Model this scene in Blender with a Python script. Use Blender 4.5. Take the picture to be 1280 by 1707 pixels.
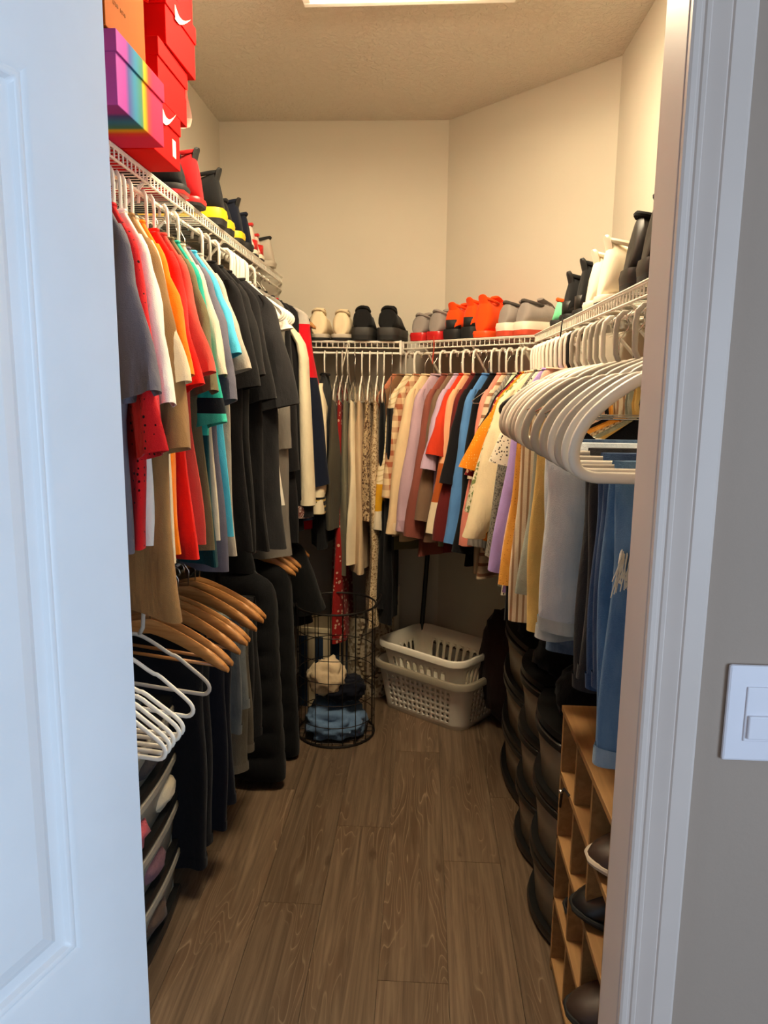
import bpy, bmesh, math, random
from mathutils import Vector, Matrix
random.seed(7)
for o in list(bpy.data.objects): bpy.data.objects.remove(o)
S = bpy.context.scene
COL = S.collection
PI = math.pi
R = math.radians

# ------------------------------------------------------------------ camera
cam_d = bpy.data.cameras.new('camera'); cam = bpy.data.objects.new('camera', cam_d); COL.objects.link(cam)
cam_d.sensor_fit = 'VERTICAL'; cam_d.sensor_height = 36.0; cam_d.lens = 36.0*1230/1707
cam_d.clip_start = 0.01
pitch, yaw, roll = R(9.5), R(3.0), R(0.65)
fw = Vector((-math.sin(yaw)*math.cos(pitch), math.cos(yaw)*math.cos(pitch), -math.sin(pitch)))
r0 = fw.cross(Vector((0, 0, 1))).normalized(); u0 = r0.cross(fw)
rt = r0*math.cos(roll) + u0*math.sin(roll); up = -r0*math.sin(roll) + u0*math.cos(roll)
cam.matrix_world = Matrix(((rt.x, up.x, -fw.x, 0), (rt.y, up.y, -fw.y, 0), (rt.z, up.z, -fw.z, 1.5), (0, 0, 0, 1)))
S.camera = cam

# ------------------------------------------------------------------ world, daylight, exposure
LAMP_POWER = 45.0          # closet ceiling lamp (emission strength)
LAMP_COL = (1.0, 0.83, 0.56)
WIN_POWER = 80.0
wd = bpy.data.worlds.new('sky'); S.world = wd; wd.use_nodes = True
wd.node_tree.nodes['Background'].inputs[0].default_value = (0.52, 0.72, 1.0, 1)
wd.node_tree.nodes['Background'].inputs[1].default_value = 0.6
al = bpy.data.lights.new('window_daylight', 'AREA'); al.shape = 'RECTANGLE'; al.size = 1.5; al.size_y = 1.4
al.energy = WIN_POWER; al.color = (0.54, 0.75, 1.0)
alo = bpy.data.objects.new('window_daylight', al); COL.objects.link(alo)
alo.location = (1.80, -1.20, 1.25); alo.rotation_euler = (0, R(90), 0)
vs = S.view_settings
vs.view_transform = 'Standard'; vs.look = 'None'; vs.gamma = 1.0; vs.exposure = 0.0; vs.use_curve_mapping = False

# ------------------------------------------------------------------ materials
def lin(c):
    o = []
    for v in c[:3]:
        v = v/255.0
        o.append(v/12.92 if v <= 0.04045 else ((v+0.055)/1.055)**2.4)
    return (o[0], o[1], o[2], 1.0)
MC = {}
class NT:
    def __init__(s, name):
        s.m = bpy.data.materials.new(name); s.m.use_nodes = True
        s.t = s.m.node_tree; s.b = s.t.nodes['Principled BSDF']
    def n(s, typ, **kw):
        nd = s.t.nodes.new(typ)
        for k, v in kw.items(): setattr(nd, k, v)
        return nd
    def l(s, a, b): s.t.links.new(a, b)
    def coord(s, out='Object'): return s.n('ShaderNodeTexCoord').outputs[out]
    def mapping(s, src, scale=(1, 1, 1), rot=(0, 0, 0), loc=(0, 0, 0)):
        m = s.n('ShaderNodeMapping'); s.l(src, m.inputs[0])
        m.inputs['Scale'].default_value = scale; m.inputs['Rotation'].default_value = rot; m.inputs['Location'].default_value = loc
        return m.outputs[0]
    def noise(s, vec, scale, detail=4, rough=0.5, dist=0.0):
        n = s.n('ShaderNodeTexNoise'); s.l(vec, n.inputs['Vector'])
        n.inputs['Scale'].default_value = scale; n.inputs['Detail'].default_value = detail
        n.inputs['Roughness'].default_value = rough; n.inputs['Distortion'].default_value = dist
        return n.outputs['Fac']
    def ramp(s, fac, stops, mode='LINEAR'):
        r = s.n('ShaderNodeValToRGB'); s.l(fac, r.inputs[0]); e = r.color_ramp; e.interpolation = mode
        while len(e.elements) < len(stops): e.elements.new(0.5)
        for el, (p, c) in zip(e.elements, stops): el.position = p; el.color = c if len(c) == 4 else lin(c)
        return r.outputs[0]
    def mix(s, fac, a, b, blend='MIX'):
        m = s.n('ShaderNodeMix', data_type='RGBA', blend_type=blend)
        for sock, v in ((m.inputs[0], fac), (m.inputs[6], a), (m.inputs[7], b)):
            if hasattr(v, 'links'): s.l(v, sock)
            else: sock.default_value = v
        return m.outputs[2]
    def math(s, op, a, b=0.0):
        m = s.n('ShaderNodeMath', operation=op)
        for i, v in enumerate((a, b)):
            if hasattr(v, 'links'): s.l(v, m.inputs[i])
            else: m.inputs[i].default_value = v
        return m.outputs[0]
    def sep(s, v):
        x = s.n('ShaderNodeSeparateXYZ'); s.l(v, x.inputs[0]); return x.outputs
    def bump(s, h, strength=0.3, dist=0.01):
        b = s.n('ShaderNodeBump'); s.l(h, b.inputs['Height']); b.inputs['Strength'].default_value = strength
        b.inputs['Distance'].default_value = dist; s.l(b.outputs[0], s.b.inputs['Normal'])
    def col(s, c):
        if hasattr(c, 'links'): s.l(c, s.b.inputs['Base Color'])
        else: s.b.inputs['Base Color'].default_value = c
    def set(s, **kw):
        for k, v in kw.items(): s.b.inputs[k.replace('_', ' ')].default_value = v

def simple(name, c, rough=0.5, metal=0.0, var=0.06, nscale=8, bump=0.0, bscale=200, spec=0.5):
    if name in MC: return MC[name]
    t = NT(name); co = t.coord(); f = t.noise(co, nscale)
    k = [max(0, v*(1-var)) for v in lin(c)[:3]]+[1]; k2 = [min(1, v*(1+var)) for v in lin(c)[:3]]+[1]
    t.col(t.ramp(f, [(0.35, tuple(k)), (0.65, tuple(k2))]))
    t.set(Roughness=rough, Metallic=metal)
    t.b.inputs['Specular IOR Level'].default_value = spec
    if bump: t.bump(t.noise(co, bscale, 3), bump, 0.002)
    MC[name] = t.m; return t.m

def fab(c, pat=None, c2=None, p=None, wr=0.35):
    """woven cloth; pat = None / dots / speckle / hstripe / vstripe / blocks / floral / denim / check"""
    key = ('fab', tuple(c), pat, str(c2), str(p))
    if key in MC: return MC[key]
    t = NT('fabric'); co = t.coord(); x, y, z = t.sep(co)
    base = lin(c)
    if pat == 'hstripe':                       # list of (z-period, duty)
        per, duty = p; w = t.math('FRACT', t.math('DIVIDE', t.math('ADD', z, 5.0), per))
        colr = t.mix(t.math('LESS_THAN', w, duty), base, lin(c2))
    elif pat == 'vstripe':
        per, duty = p; w = t.math('FRACT', t.math('DIVIDE', t.math('ADD', x, 5.0), per))
        colr = t.mix(t.math('LESS_THAN', w, duty), base, lin(c2))
    elif pat == 'blocks':                      # p: [(z_top_below_which, colour)...] from top down
        colr = base
        for zz, cc in p: colr = t.mix(t.math('LESS_THAN', z, zz), colr, lin(cc))
    elif pat == 'blockstripe':                 # fuzzy stripes above, blocks below
        w = t.math('FRACT', t.math('DIVIDE', t.math('ADD', t.math('ADD', z, t.math('MULTIPLY', x, 0.5)), 5.0), 0.022))
        colr = t.mix(t.math('LESS_THAN', w, 0.3), base, lin(c2))
        for zz, cc in p: colr = t.mix(t.math('LESS_THAN', z, zz), colr, lin(cc))
    elif pat == 'dots':
        v = t.n('ShaderNodeTexVoronoi'); t.l(co, v.inputs['Vector']); v.inputs['Scale'].default_value = p or 40
        v.inputs['Randomness'].default_value = 0.35
        colr = t.mix(t.math('LESS_THAN', v.outputs['Distance'], 0.2), base, lin(c2))
    elif pat == 'speckle':
        f = t.noise(co, p or 70, 2, 0.6); colr = t.ramp(f, [(0.40, lin(c2)), (0.47, base), (0.56, base), (0.62, lin(c2))])
    elif pat == 'floral':
        v = t.n('ShaderNodeTexVoronoi'); t.l(co, v.inputs['Vector']); v.inputs['Scale'].default_value = p or 28
        f = t.noise(co, 60, 2)
        fl = t.math('LESS_THAN', t.math('ADD', v.outputs['Distance'], t.math('MULTIPLY', f, 0.3)), 0.44)
        colr = t.mix(fl, base, lin(c2))
    elif pat == 'check':
        w = t.math('LESS_THAN', t.math('FRACT', t.math('DIVIDE', t.math('ADD', z, 5.0), 0.05)), 0.45)
        w2 = t.math('LESS_THAN', t.math('FRACT', t.math('DIVIDE', t.math('ADD', x, 5.0), 0.05)), 0.45)
        colr = t.mix(t.math('MULTIPLY', t.math('ADD', w, w2), 0.5), base, lin(c2))
    elif pat == 'denim':
        f = t.noise(t.mapping(co, (3, 3, 1)), 6, 5, 0.6); g = t.noise(t.mapping(co, (1, 1, 6)), 160, 2)
        colr = t.mix(t.math('MULTIPLY', g, 0.35), t.ramp(f, [(0.35, base), (0.68, lin(c2))]), lin(c2))
    else: colr = base
    f = t.noise(co, 9, 4)
    var = t.ramp(f, [(0.3, (0.86, 0.86, 0.86, 1)), (0.7, (1, 1, 1, 1))])
    t.col(t.mix(1.0, colr, var, 'MULTIPLY'))
    t.set(Roughness=0.92); t.b.inputs['Sheen Weight'].default_value = 0.06
    t.b.inputs['Specular IOR Level'].default_value = 0.15
    if pat == 'rib' or p == 'rib':
        h = t.math('SINE', t.math('MULTIPLY', x, 900))
        t.bump(h, 0.5, 0.002)
    else:
        h = t.math('ADD', t.noise(t.mapping(co, (1.6, 1, 0.55)), 16, 3), t.math('MULTIPLY', t.noise(co, 420, 1), 0.10))
        t.bump(h, wr, 0.03)
    MC[key] = t.m; return t.m

def wood(name, c1, c2, scale=1.0, axis='Y', rough=0.45):
    if name in MC: return MC[name]
    t = NT(name); co = t.coord()
    sc = {'Y': (14, 0.9, 14), 'X': (0.9, 14, 14), 'Z': (14, 14, 0.9)}[axis]
    sc = tuple(v*scale for v in sc)
    f = t.noise(t.mapping(co, sc), 3.0, 6, 0.6, 0.8)
    t.col(t.ramp(f, [(0.3, c1), (0.7, c2)])); t.set(Roughness=rough); t.bump(f, 0.06, 0.002)
    MC[name] = t.m; return t.m

# ------------------------------------------------------------------ mesh helper
class MB:
    def __init__(s): s.v = []; s.f = []; s.mi = []
    def add(s, vs, fs, mi=0):
        b = len(s.v); s.v += [tuple(v) for v in vs]; s.f += [tuple(b+i for i in f) for f in fs]; s.mi += [mi]*len(fs); return s
    def box(s, x0, x1, y0, y1, z0, z1, mi=0):
        return s.add([(x0, y0, z0), (x1, y0, z0), (x1, y1, z0), (x0, y1, z0), (x0, y0, z1), (x1, y0, z1), (x1, y1, z1), (x0, y1, z1)],
              [(0, 3, 2, 1), (4, 5, 6, 7), (0, 1, 5, 4), (1, 2, 6, 5), (2, 3, 7, 6), (3, 0, 4, 7)], mi)
    def prism(s, poly, z0, z1, mi=0):
        n = len(poly)
        return s.add([(x, y, z0) for x, y in poly]+[(x, y, z1) for x, y in poly],
              [tuple(range(n))[::-1], tuple(range(n, 2*n))]+[(i, (i+1) % n, n+(i+1) % n, n+i) for i in range(n)], mi)
    def loft(s, rings, cap0=False, cap1=False, closed=True, mi=0):
        n = len(rings[0]); vs = [p for r in rings for p in r]; fs = []
        for i in range(len(rings)-1):
            for j in range(n if closed else n-1):
                k = (j+1) % n
                fs.append((i*n+j, i*n+k, (i+1)*n+k, (i+1)*n+j))
        if cap0: fs.append(tuple(range(n))[::-1])
        if cap1: fs.append(tuple(range((len(rings)-1)*n, len(rings)*n)))
        return s.add(vs, fs, mi)
    def tube(s, path, r, n=6, closed=False, r2=None, nrm=None, mi=0):
        """tube along path; r radius (or list); r2 second radius along nrm for flat sections"""
        P = [Vector(p) for p in path]; rings = []; m = len(P); ref = None
        for i in range(m):
            a = P[(i-1) % m] if (closed or i > 0) else P[i]; b = P[(i+1) % m] if (closed or i < m-1) else P[i]
            d = (b-a); d = d.normalized() if d.length > 1e-9 else Vector((0, 0, 1))
            if nrm is not None: v = Vector(nrm); v = (v-d*v.dot(d)).normalized()
            else:
                if ref is None: ref = Vector((0, 0, 1)) if abs(d.z) < 0.9 else Vector((1, 0, 0))
                v = (ref-d*ref.dot(d)).normalized(); ref = v
            w = d.cross(v); ri = r[i] if isinstance(r, (list, tuple)) else r; rj = (r2 if r2 is not None else ri)
            rings.append([P[i]+w*math.cos(2*PI*k/n)*ri+v*math.sin(2*PI*k/n)*rj for k in range(n)])
        if closed: rings.append(rings[0])
        return s.loft(rings, not closed, not closed, mi=mi)
    def bar(s, a, b, r, n=5): return s.tube([a, b], r, n)
    def xform(s, M): s.v = [tuple(M @ Vector(v)) for v in s.v]; return s
    def mesh(s, name, mats, smooth=True, angle=None):
        me = bpy.data.meshes.new(name); me.from_pydata(s.v, [], s.f); 
        for m in (mats if isinstance(mats, (list, tuple)) else [mats]): me.materials.append(m)
        if any(s.mi): me.polygons.foreach_set('material_index', s.mi)
        bm = bmesh.new(); bm.from_mesh(me); bmesh.ops.recalc_face_normals(bm, faces=bm.faces)
        if angle:
            for f in bm.faces: f.smooth = True
            for e in bm.edges:
                if len(e.link_faces) == 2 and e.calc_face_angle(0) > angle: e.smooth = False
        else:
            for f in bm.faces: f.smooth = smooth
        bm.to_mesh(me); bm.free()
        return me
    def weld(s, d=1e-5):
        idx = {}; nv = []; mp = []
        for v in s.v:
            k = (round(v[0]/d), round(v[1]/d), round(v[2]/d))
            if k not in idx: idx[k] = len(nv); nv.append(v)
            mp.append(idx[k])
        s.v = nv; s.f = [tuple(mp[i] for i in f) for f in s.f]; return s
    def build(s, name, mats, parent=None, smooth=True, angle=R(40), bevel=0, sub=0, solid=0):
        o = bpy.data.objects.new(name, s.mesh(name, mats, smooth, angle if smooth else None)); COL.objects.link(o); o.parent = parent
        if solid: md = o.modifiers.new('thick', 'SOLIDIFY'); md.thickness = solid; md.offset = 0
        if bevel: md = o.modifiers.new('bevel', 'BEVEL'); md.width = bevel; md.segments = 2; md.limit_method = 'ANGLE'; md.angle_limit = R(40)
        if sub: md = o.modifiers.new('sub', 'SUBSURF'); md.levels = sub; md.render_levels = sub
        return o
def obj(name, me, parent=None):
    o = bpy.data.objects.new(name, me); COL.objects.link(o); o.parent = parent; return o
def tag(o, label=None, cat=None, group=None, kind=None):
    if label: o['label'] = label
    if cat: o['category'] = cat
    if group: o['group'] = group
    if kind: o['kind'] = kind
    return o
def thing(name, label, cat, loc=(0, 0, 0), rotz=0, group=None):
    o = bpy.data.objects.new(name, None); COL.objects.link(o); o.empty_display_size = 0.05
    o.location = loc; o.rotation_euler = (0, 0, rotz); return tag(o, label, cat, group)
def struct(o): o['kind'] = 'structure'; return o
def smoothstep(a, b, x):
    t = min(1, max(0, (x-a)/(b-a))); return t*t*(3-2*t)
def lerp_tab(tab, x):
    if x <= tab[0][0]: return tab[0][1]
    for (a, va), (b, vb) in zip(tab, tab[1:]):
        if x <= b: return va+(vb-va)*(x-a)/(b-a)
    return tab[-1][1]

# ------------------------------------------------------------------ room geometry constants
XL, XR, YB, H = -1.0, 0.715, 3.71, 2.74
DX0, DY1 = 0.09, 3.05            # diagonal wall from (DX0,YB) to (XR,DY1)
YF0, YF1 = 0.85, 0.93            # front wall (doorway wall)
DL, DR = -0.430, 0.264           # door opening
def diag_y(x): return YB+(DY1-YB)*(x-DX0)/(XR-DX0) if x > DX0 else YB

def paint(name, c, sc=70, st=0.10):
    t = NT(name); co = t.coord(); f = t.noise(co, 2.5, 3)
    a = lin(c); b = tuple(v*0.95 for v in a[:3])+(1,)
    t.col(t.ramp(f, [(0.3, b), (0.7, a)])); t.set(Roughness=0.75); t.b.inputs['Specular IOR Level'].default_value = 0.25
    t.bump(t.noise(co, sc, 4, 0.6), st, 0.004); return t.m
M_wall = paint('wall_paint', (208, 200, 184))
M_wall2 = paint('wall_paint_outside', (170, 150, 135))
def ceiling_mat():
    t = NT('ceiling_texture'); co = t.coord(); f = t.noise(co, 46, 5, 0.55, 0.6)
    t.col(lin((222, 214, 200))); t.set(Roughness=0.9)
    t.bump(t.ramp(f, [(0.42, (0, 0, 0, 1)), (0.58, (1, 1, 1, 1))]), 0.6, 0.007); return t.m
M_ceil = ceiling_mat()
M_trim = simple('trim_paint', (212, 194, 183), 0.4, var=0.02)
M_door = simple('door_paint', (238, 238, 240), 0.42, var=0.02)
T = 0.11
# walls
struct(MB().box(XL-T, XL, YF1, YB+T, 0, H).build('wall_left', M_wall, smooth=False))
struct(MB().box(XL, DX0+T*0.4, YB, YB+T, 0, H).build('wall_back', M_wall, smooth=False))
dn = Vector((YB-DY1, XR-DX0, 0)).normalized()   # outward normal of the diagonal wall
struct(MB().prism([(DX0, YB), (XR, DY1), (XR+dn.x*T, DY1+dn.y*T), (DX0+dn.x*T, YB+dn.y*T)], 0, H).build('wall_diagonal', M_wall, smooth=False))
struct(MB().box(XR, XR+T, YF1, DY1+0.03, 0, H).build('wall_right', M_wall, smooth=False))
BX0, BX1, BY0 = -1.6, 1.9, -2.0
fwall = MB()
for (x0, x1, z0, z1) in ((BX0, DL-0.02, 0, H), (DR+0.02, BX1, 0, H), (DL-0.02, DR+0.02, 2.06, H)):
    fwall.box(x0, x1, YF0, YF1, z0, z1)
struct(fwall.build('wall_front', M_wall2, smooth=False))
struct(MB().prism([(BX0-T, BY0-T), (BX1+T, BY0-T), (BX1+T, YB+T), (BX0-T, YB+T)], H, H+0.08).build('ceiling', M_ceil, smooth=False))
# the room the photographer stands in
struct(MB().box(BX0-T, BX0, BY0, YF1, 0, H).build('wall_outer_left', M_wall2, smooth=False))
struct(MB().box(BX0-T, BX1+T, BY0-T, BY0, 0, H).build('wall_outer_back', M_wall2, smooth=False))
wy0, wy1, wz0, wz1 = -1.93, -0.45, 0.45, 2.05
ow = MB()
ow.box(BX1, BX1+T, BY0, wy0, 0, H); ow.box(BX1, BX1+T, wy1, YF1, 0, H)
ow.box(BX1, BX1+T, wy0, wy1, 0, wz0); ow.box(BX1, BX1+T, wy0, wy1, wz1, H)
struct(ow.build('wall_outer_right', M_wall2, smooth=False))
wf = MB()
for a, b, c, d in ((wy0, wy1, wz0, wz0+0.05), (wy0, wy1, wz1-0.05, wz1), (wy0, wy0+0.05, wz0, wz1), (wy1-0.05, wy1, wz0, wz1), (wy0, wy1, 1.23, 1.27)):
    wf.box(BX1+0.03, BX1+0.08, a, b, c, d)
struct(wf.build('window_1', M_trim, smooth=False))

# floor: slab with separate planks
def plank_mat():
    t = NT('vinyl_plank'); co = t.coord(); oi = t.n('ShaderNodeObjectInfo').outputs['Random']
    off = t.n('ShaderNodeCombineXYZ'); t.l(t.math('MULTIPLY', oi, 37.0), off.inputs[0]); t.l(t.math('MULTIPLY', oi, 91.0), off.inputs[1])
    va = t.n('ShaderNodeVectorMath', operation='ADD'); t.l(co, va.inputs[0]); t.l(off.outputs[0], va.inputs[1]); v = va.outputs[0]
    g = t.noise(t.mapping(v, (26, 0.9, 1)), 2.0, 7, 0.66, 0.9)
    base = t.ramp(g, [(0.26, (72, 58, 45)), (0.5, (106, 87, 69)), (0.74, (132, 111, 91))])
    # cathedral rings, limed pale
    w = t.n('ShaderNodeTexNoise'); w.inputs['Scale'].default_value = 2.0; w.inputs['Detail'].default_value = 2; t.l(t.mapping(v, (4.2, 0.5, 1)), w.inputs['Vector'])
    rings = t.math('FRACT', t.math('MULTIPLY', w.outputs['Fac'], 30.0))
    line = t.ramp(rings, [(0.0, (0, 0, 0, 1)), (0.06, (1, 1, 1, 1)), (0.14, (0.2, 0.2, 0.2, 1)), (0.4, (0, 0, 0, 1))])
    zone = t.ramp(t.noise(t.mapping(v, (5, 1.0, 1)), 1.6, 2), [(0.49, (0, 0, 0, 1)), (0.58, (1, 1, 1, 1))])
    c = t.mix(t.math('MULTIPLY', zone, 0.5), base, lin((88, 66, 48)))
    c = t.mix(t.math('MULTIPLY', t.math('MULTIPLY', line, zone), 0.42), c, lin((176, 156, 130)))
    k = t.noise(t.mapping(v, (7, 2.2, 1)), 2.4, 3)
    c = t.mix(t.ramp(k, [(0.66, (0, 0, 0, 1)), (0.74, (0.75, 0.75, 0.75, 1))]), c, lin((70, 52, 38)))
    tone = t.math('ADD', t.math('MULTIPLY', oi, 0.38), 0.80)
    cc = t.n('ShaderNodeCombineColor'); [t.l(tone, cc.inputs[i]) for i in range(3)]
    t.col(t.mix(1.0, c, cc.outputs[0], 'MULTIPLY')); t.set(Roughness=0.42); t.b.inputs['Specular IOR Level'].default_value = 0.35
    t.bump(g, 0.12, 0.0015); return t.m
M_plank = plank_mat()
M_sub = simple('subfloor', (60, 48, 38), 0.9)
floor = struct(MB().prism([(BX0, BY0), (BX1, BY0), (BX1, YF0), (XR, YF0), (XR, DY1), (DX0, YB), (XL, YB), (XL, YF0), (BX0, YF0)], -0.06, -0.006).build('floor', M_sub, smooth=False))
pw = 0.182; x = XL; ci = 0
while x < XR-0.005:
    x1 = min(x+pw-0.0012, XR); y = 0.45-[0.0, 0.72, 0.33, 0.95, 0.55][ci % 5]
    while y < YB:
        y1 = min(y+1.22, YB)
        ya, yb = min(y1, diag_y(x)), min(y1, diag_y(x1))
        if max(ya, yb) > y+0.02 and y1 > YF0-0.6:
            ys = max(y, YF0-0.62)
            cx, cy = (x+x1)/2, (ys+y1)/2
            o = MB().prism([(x-cx, ys-cy), (x1-cx, ys-cy), (x1-cx, max(yb, ys+0.01)-cy-0.0012), (x-cx, max(ya, ys+0.01)-cy-0.0012)], -0.006, 0).build('plank', M_plank, floor, smooth=False)
            o.location = (cx, cy, 0)
        y += 1.22
    x += pw; ci += 1
y = BY0
struct(MB().box(BX0, BX1, BY0, YF0-0.63, -0.006, 0).build('floor_outer', M_plank, smooth=False))
# baseboards
struct(MB().box(XL, XL+0.014, YF1, YB, 0, 0.085).build('baseboard_left', M_trim, smooth=False, bevel=0.003))
struct(MB().box(XL+0.014, DX0, YB-0.014, YB, 0, 0.085).build('baseboard_back', M_trim, smooth=False))
struct(MB().prism([(DX0, YB), (XR, DY1), (XR-dn.x*0.014, DY1-dn.y*0.014), (DX0-dn.x*0.014, YB-dn.y*0.014)], 0, 0.085).build('baseboard_diagonal', M_trim, smooth=False))
struct(MB().box(XR-0.014, XR, YF1, DY1, 0, 0.085).build('baseboard_right', M_trim, smooth=False))
# door frame: jambs, stops, casings with a stepped profile
def casing_profile(w):   # (distance from opening, proud)
    return [(0, 0), (0, 0.009), (0.003, 0.0105), (0.008, 0.0105), (0.0095, 0.0095), (0.012, 0.0095), (0.014, 0.0112), (0.018, 0.0118), (0.0195, 0.0105),
            (0.026, 0.0115), (0.032, 0.0135), (0.037, 0.0145), (0.0385, 0.0135), (0.0405, 0.0152), (w-0.003, 0.0155), (w, 0.014), (w, 0)]
cw = 0.064
for nm, x0, sg in (('trim_1', DR+0.001, 1), ('trim_2', DL-0.006, -1)):
    pr = casing_profile(cw)
    ring = lambda z: [(x0+sg*a, YF0-b, z) for a, b in pr]
    struct(MB().loft([ring(0), ring(2.13)], True, True).build(nm, M_trim, smooth=True, angle=R(12)))
pr = casing_profile(cw)
struct(MB().loft([[(xx, YF0-b, 2.055+a) for a, b in pr] for xx in (DL-cw-0.006, DR+cw+0.006)], True, True).build('trim_3', M_trim, angle=R(12)))
jb = MB(); jb.box(DR, DR+0.02, YF0-0.001, YF1+0.002, 0, 2.06)
struct(jb.build('trim_4', M_trim, smooth=False, bevel=0.002))
jb = MB(); jb.box(DL-0.02, DL, YF0-0.001, YF1+0.002, 0, 2.06); jb.box(DL, DL+0.011, YF0+0.045, YF0+0.08, 0, 2.05)
struct(jb.build('trim_5', M_trim, smooth=False, bevel=0.002))
struct(MB().box(DL, DR, YF0, YF1, 2.045, 2.06).build('trim_6', M_trim, smooth=False))
for nm, x0, sg in (('trim_7', DR+0.006, 1),):
    struct(MB().box(DR+0.006, DR+0.07, YF1, YF1+0.014, 0, 2.11).build(nm, M_trim, smooth=False, bevel=0.003))
struct(MB().box(DR+cw+0.01, BX1, YF0-0.013, YF0, 0, 0.09).build('baseboard_front', M_trim, smooth=False))

# open door: moulded two panel slab, hinged at the left jamb
DW, DH, DT = 0.625, 2.02, 0.035
door = struct(thing('door_1', None, None)); door.location = (-0.349, 0.842, 0.012); door.rotation_euler = (0, 0, 0)
da = R(17.5); door.rotation_euler[2] = -PI/2-da        # local +X runs from the hinge edge toward the photographer
# local: x along width, visible face is +Y (towards room right), slab y in [-DT,0]
def door_mesh():
    m = MB()
    panels = [(0.108, DW-0.108, 0.845, 1.785), (0.108, DW-0.108, 0.20, 0.66)]
    prof = [(0, 0), (0.006, -0.0035), (0.012, -0.0015), (0.017, -0.0085), (0.030, -0.0095), (0.040, -0.0035), (0.055, 0.0)]
    for side, (yy, sg) in enumerate(((0.0, 1), (-DT, -1))):
        xs = [0, 0.108, DW-0.108, DW]; zs = [0, 0.20, 0.66, 0.845, 1.785, DH]
        for i in range(3):
            for j in range(5):
                if i == 1 and j in (1, 3): continue
                m.add([(xs[i], yy, zs[j]), (xs[i+1], yy, zs[j]), (xs[i+1], yy, zs[j+1]), (xs[i], yy, zs[j+1])], [(0, 1, 2, 3)])
        for (a, b, c, d) in panels:
            rings = [[(a+o, yy+sg*h, c+o), (b-o, yy+sg*h, c+o), (b-o, yy+sg*h, d-o), (a+o, yy+sg*h, d-o)] for o, h in prof]
            m.loft(rings, False, True)
    m.add([(0, 0, 0), (0, -DT, 0), (0, -DT, DH), (0, 0, DH), (DW, 0, 0), (DW, -DT, 0), (DW, -DT, DH), (DW, 0, DH)],
          [(0, 1, 2, 3), (4, 7, 6, 5), (0, 4, 5, 1), (3, 2, 6, 7)])
    return m
dm = door_mesh()
me_o = dm.build('door_slab', M_door, door, smooth=True, angle=R(8))
bm = bmesh.new(); bm.from_mesh(me_o.data); bmesh.ops.remove_doubles(bm, verts=bm.verts, dist=1e-5); bmesh.ops.recalc_face_normals(bm, faces=bm.faces); bm.to_mesh(me_o.data); bm.free()
mdb = me_o.modifiers.new('bevel', 'BEVEL'); mdb.width = 0.003; mdb.segments = 2; mdb.limit_method = 'ANGLE'; mdb.angle_limit = R(60)
M_nickel = simple('satin_nickel', (190, 186, 178), 0.3, 1.0)
kn = MB(); kn.tube([(DW-0.065, 0.0, 0.93), (DW-0.065, 0.012, 0.93), (DW-0.065, 0.03, 0.93), (DW-0.065, 0.045, 0.93), (DW-0.065, 0.06, 0.93), (DW-0.065, 0.066, 0.93)], [0.03, 0.012, 0.011, 0.026, 0.025, 0.010], 16)
kn.build('knob', M_nickel, door)

# light switch
M_plate = simple('switch_plastic', (232, 226, 232), 0.35, var=0.01)
sw = thing('light_switch', 'white light switch plate with square rocker right of the door casing', 'light switch', (0.405, YF0, 1.125))
def rbox(x0, x1, y0, y1, z0, z1): return MB().box(x0, x1, y0, y1, z0, z1)
rbox(-0.041, 0.041, -0.006, 0, -0.06, 0.06).build('plate', M_plate, sw, smooth=False, bevel=0.004)
rbox(-0.019, 0.019, -0.008, -0.004, -0.034, 0.034).build('frame_insert', M_plate, sw, smooth=False, bevel=0.0012)
rbox(-0.0155, 0.0155, -0.0115, -0.006, -0.030, -0.001).build('rocker', M_plate, sw, smooth=False, bevel=0.0015)

# ceiling lamp
M_white = simple('white_enamel', (236, 232, 222), 0.35, var=0.02)
def glow():
    t = NT('lamp_diffuser'); t.col((0.9, 0.85, 0.75, 1)); t.b.inputs['Emission Color'].default_value = LAMP_COL+(1,)
    t.b.inputs['Emission Strength'].default_value = LAMP_POWER; return t.m
lamp = thing('ceiling_light', 'white rectangular flush ceiling light at the top edge of the photo', 'ceiling light', (-0.078, 2.14, H), R(-1.0))
hb = MB(); hb.box(-0.325, 0.325, -0.36, 0.36, -0.03, 0.0); hb.build('housing', M_white, lamp, smooth=False, bevel=0.004)
lf = MB()
for a in ((-0.325, 0.325, -0.36, -0.335), (-0.325, 0.325, 0.335, 0.36), (-0.325, -0.30, -0.335, 0.335), (0.30, 0.325, -0.335, 0.335)): lf.box(*a, -0.075, -0.03)
lf.build('frame', M_white, lamp, smooth=False, bevel=0.003)
MB().box(-0.28, 0.24, -0.33, 0.20, -0.125, -0.03).build('diffuser', glow(), lamp, smooth=False, bevel=0.012)

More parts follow.
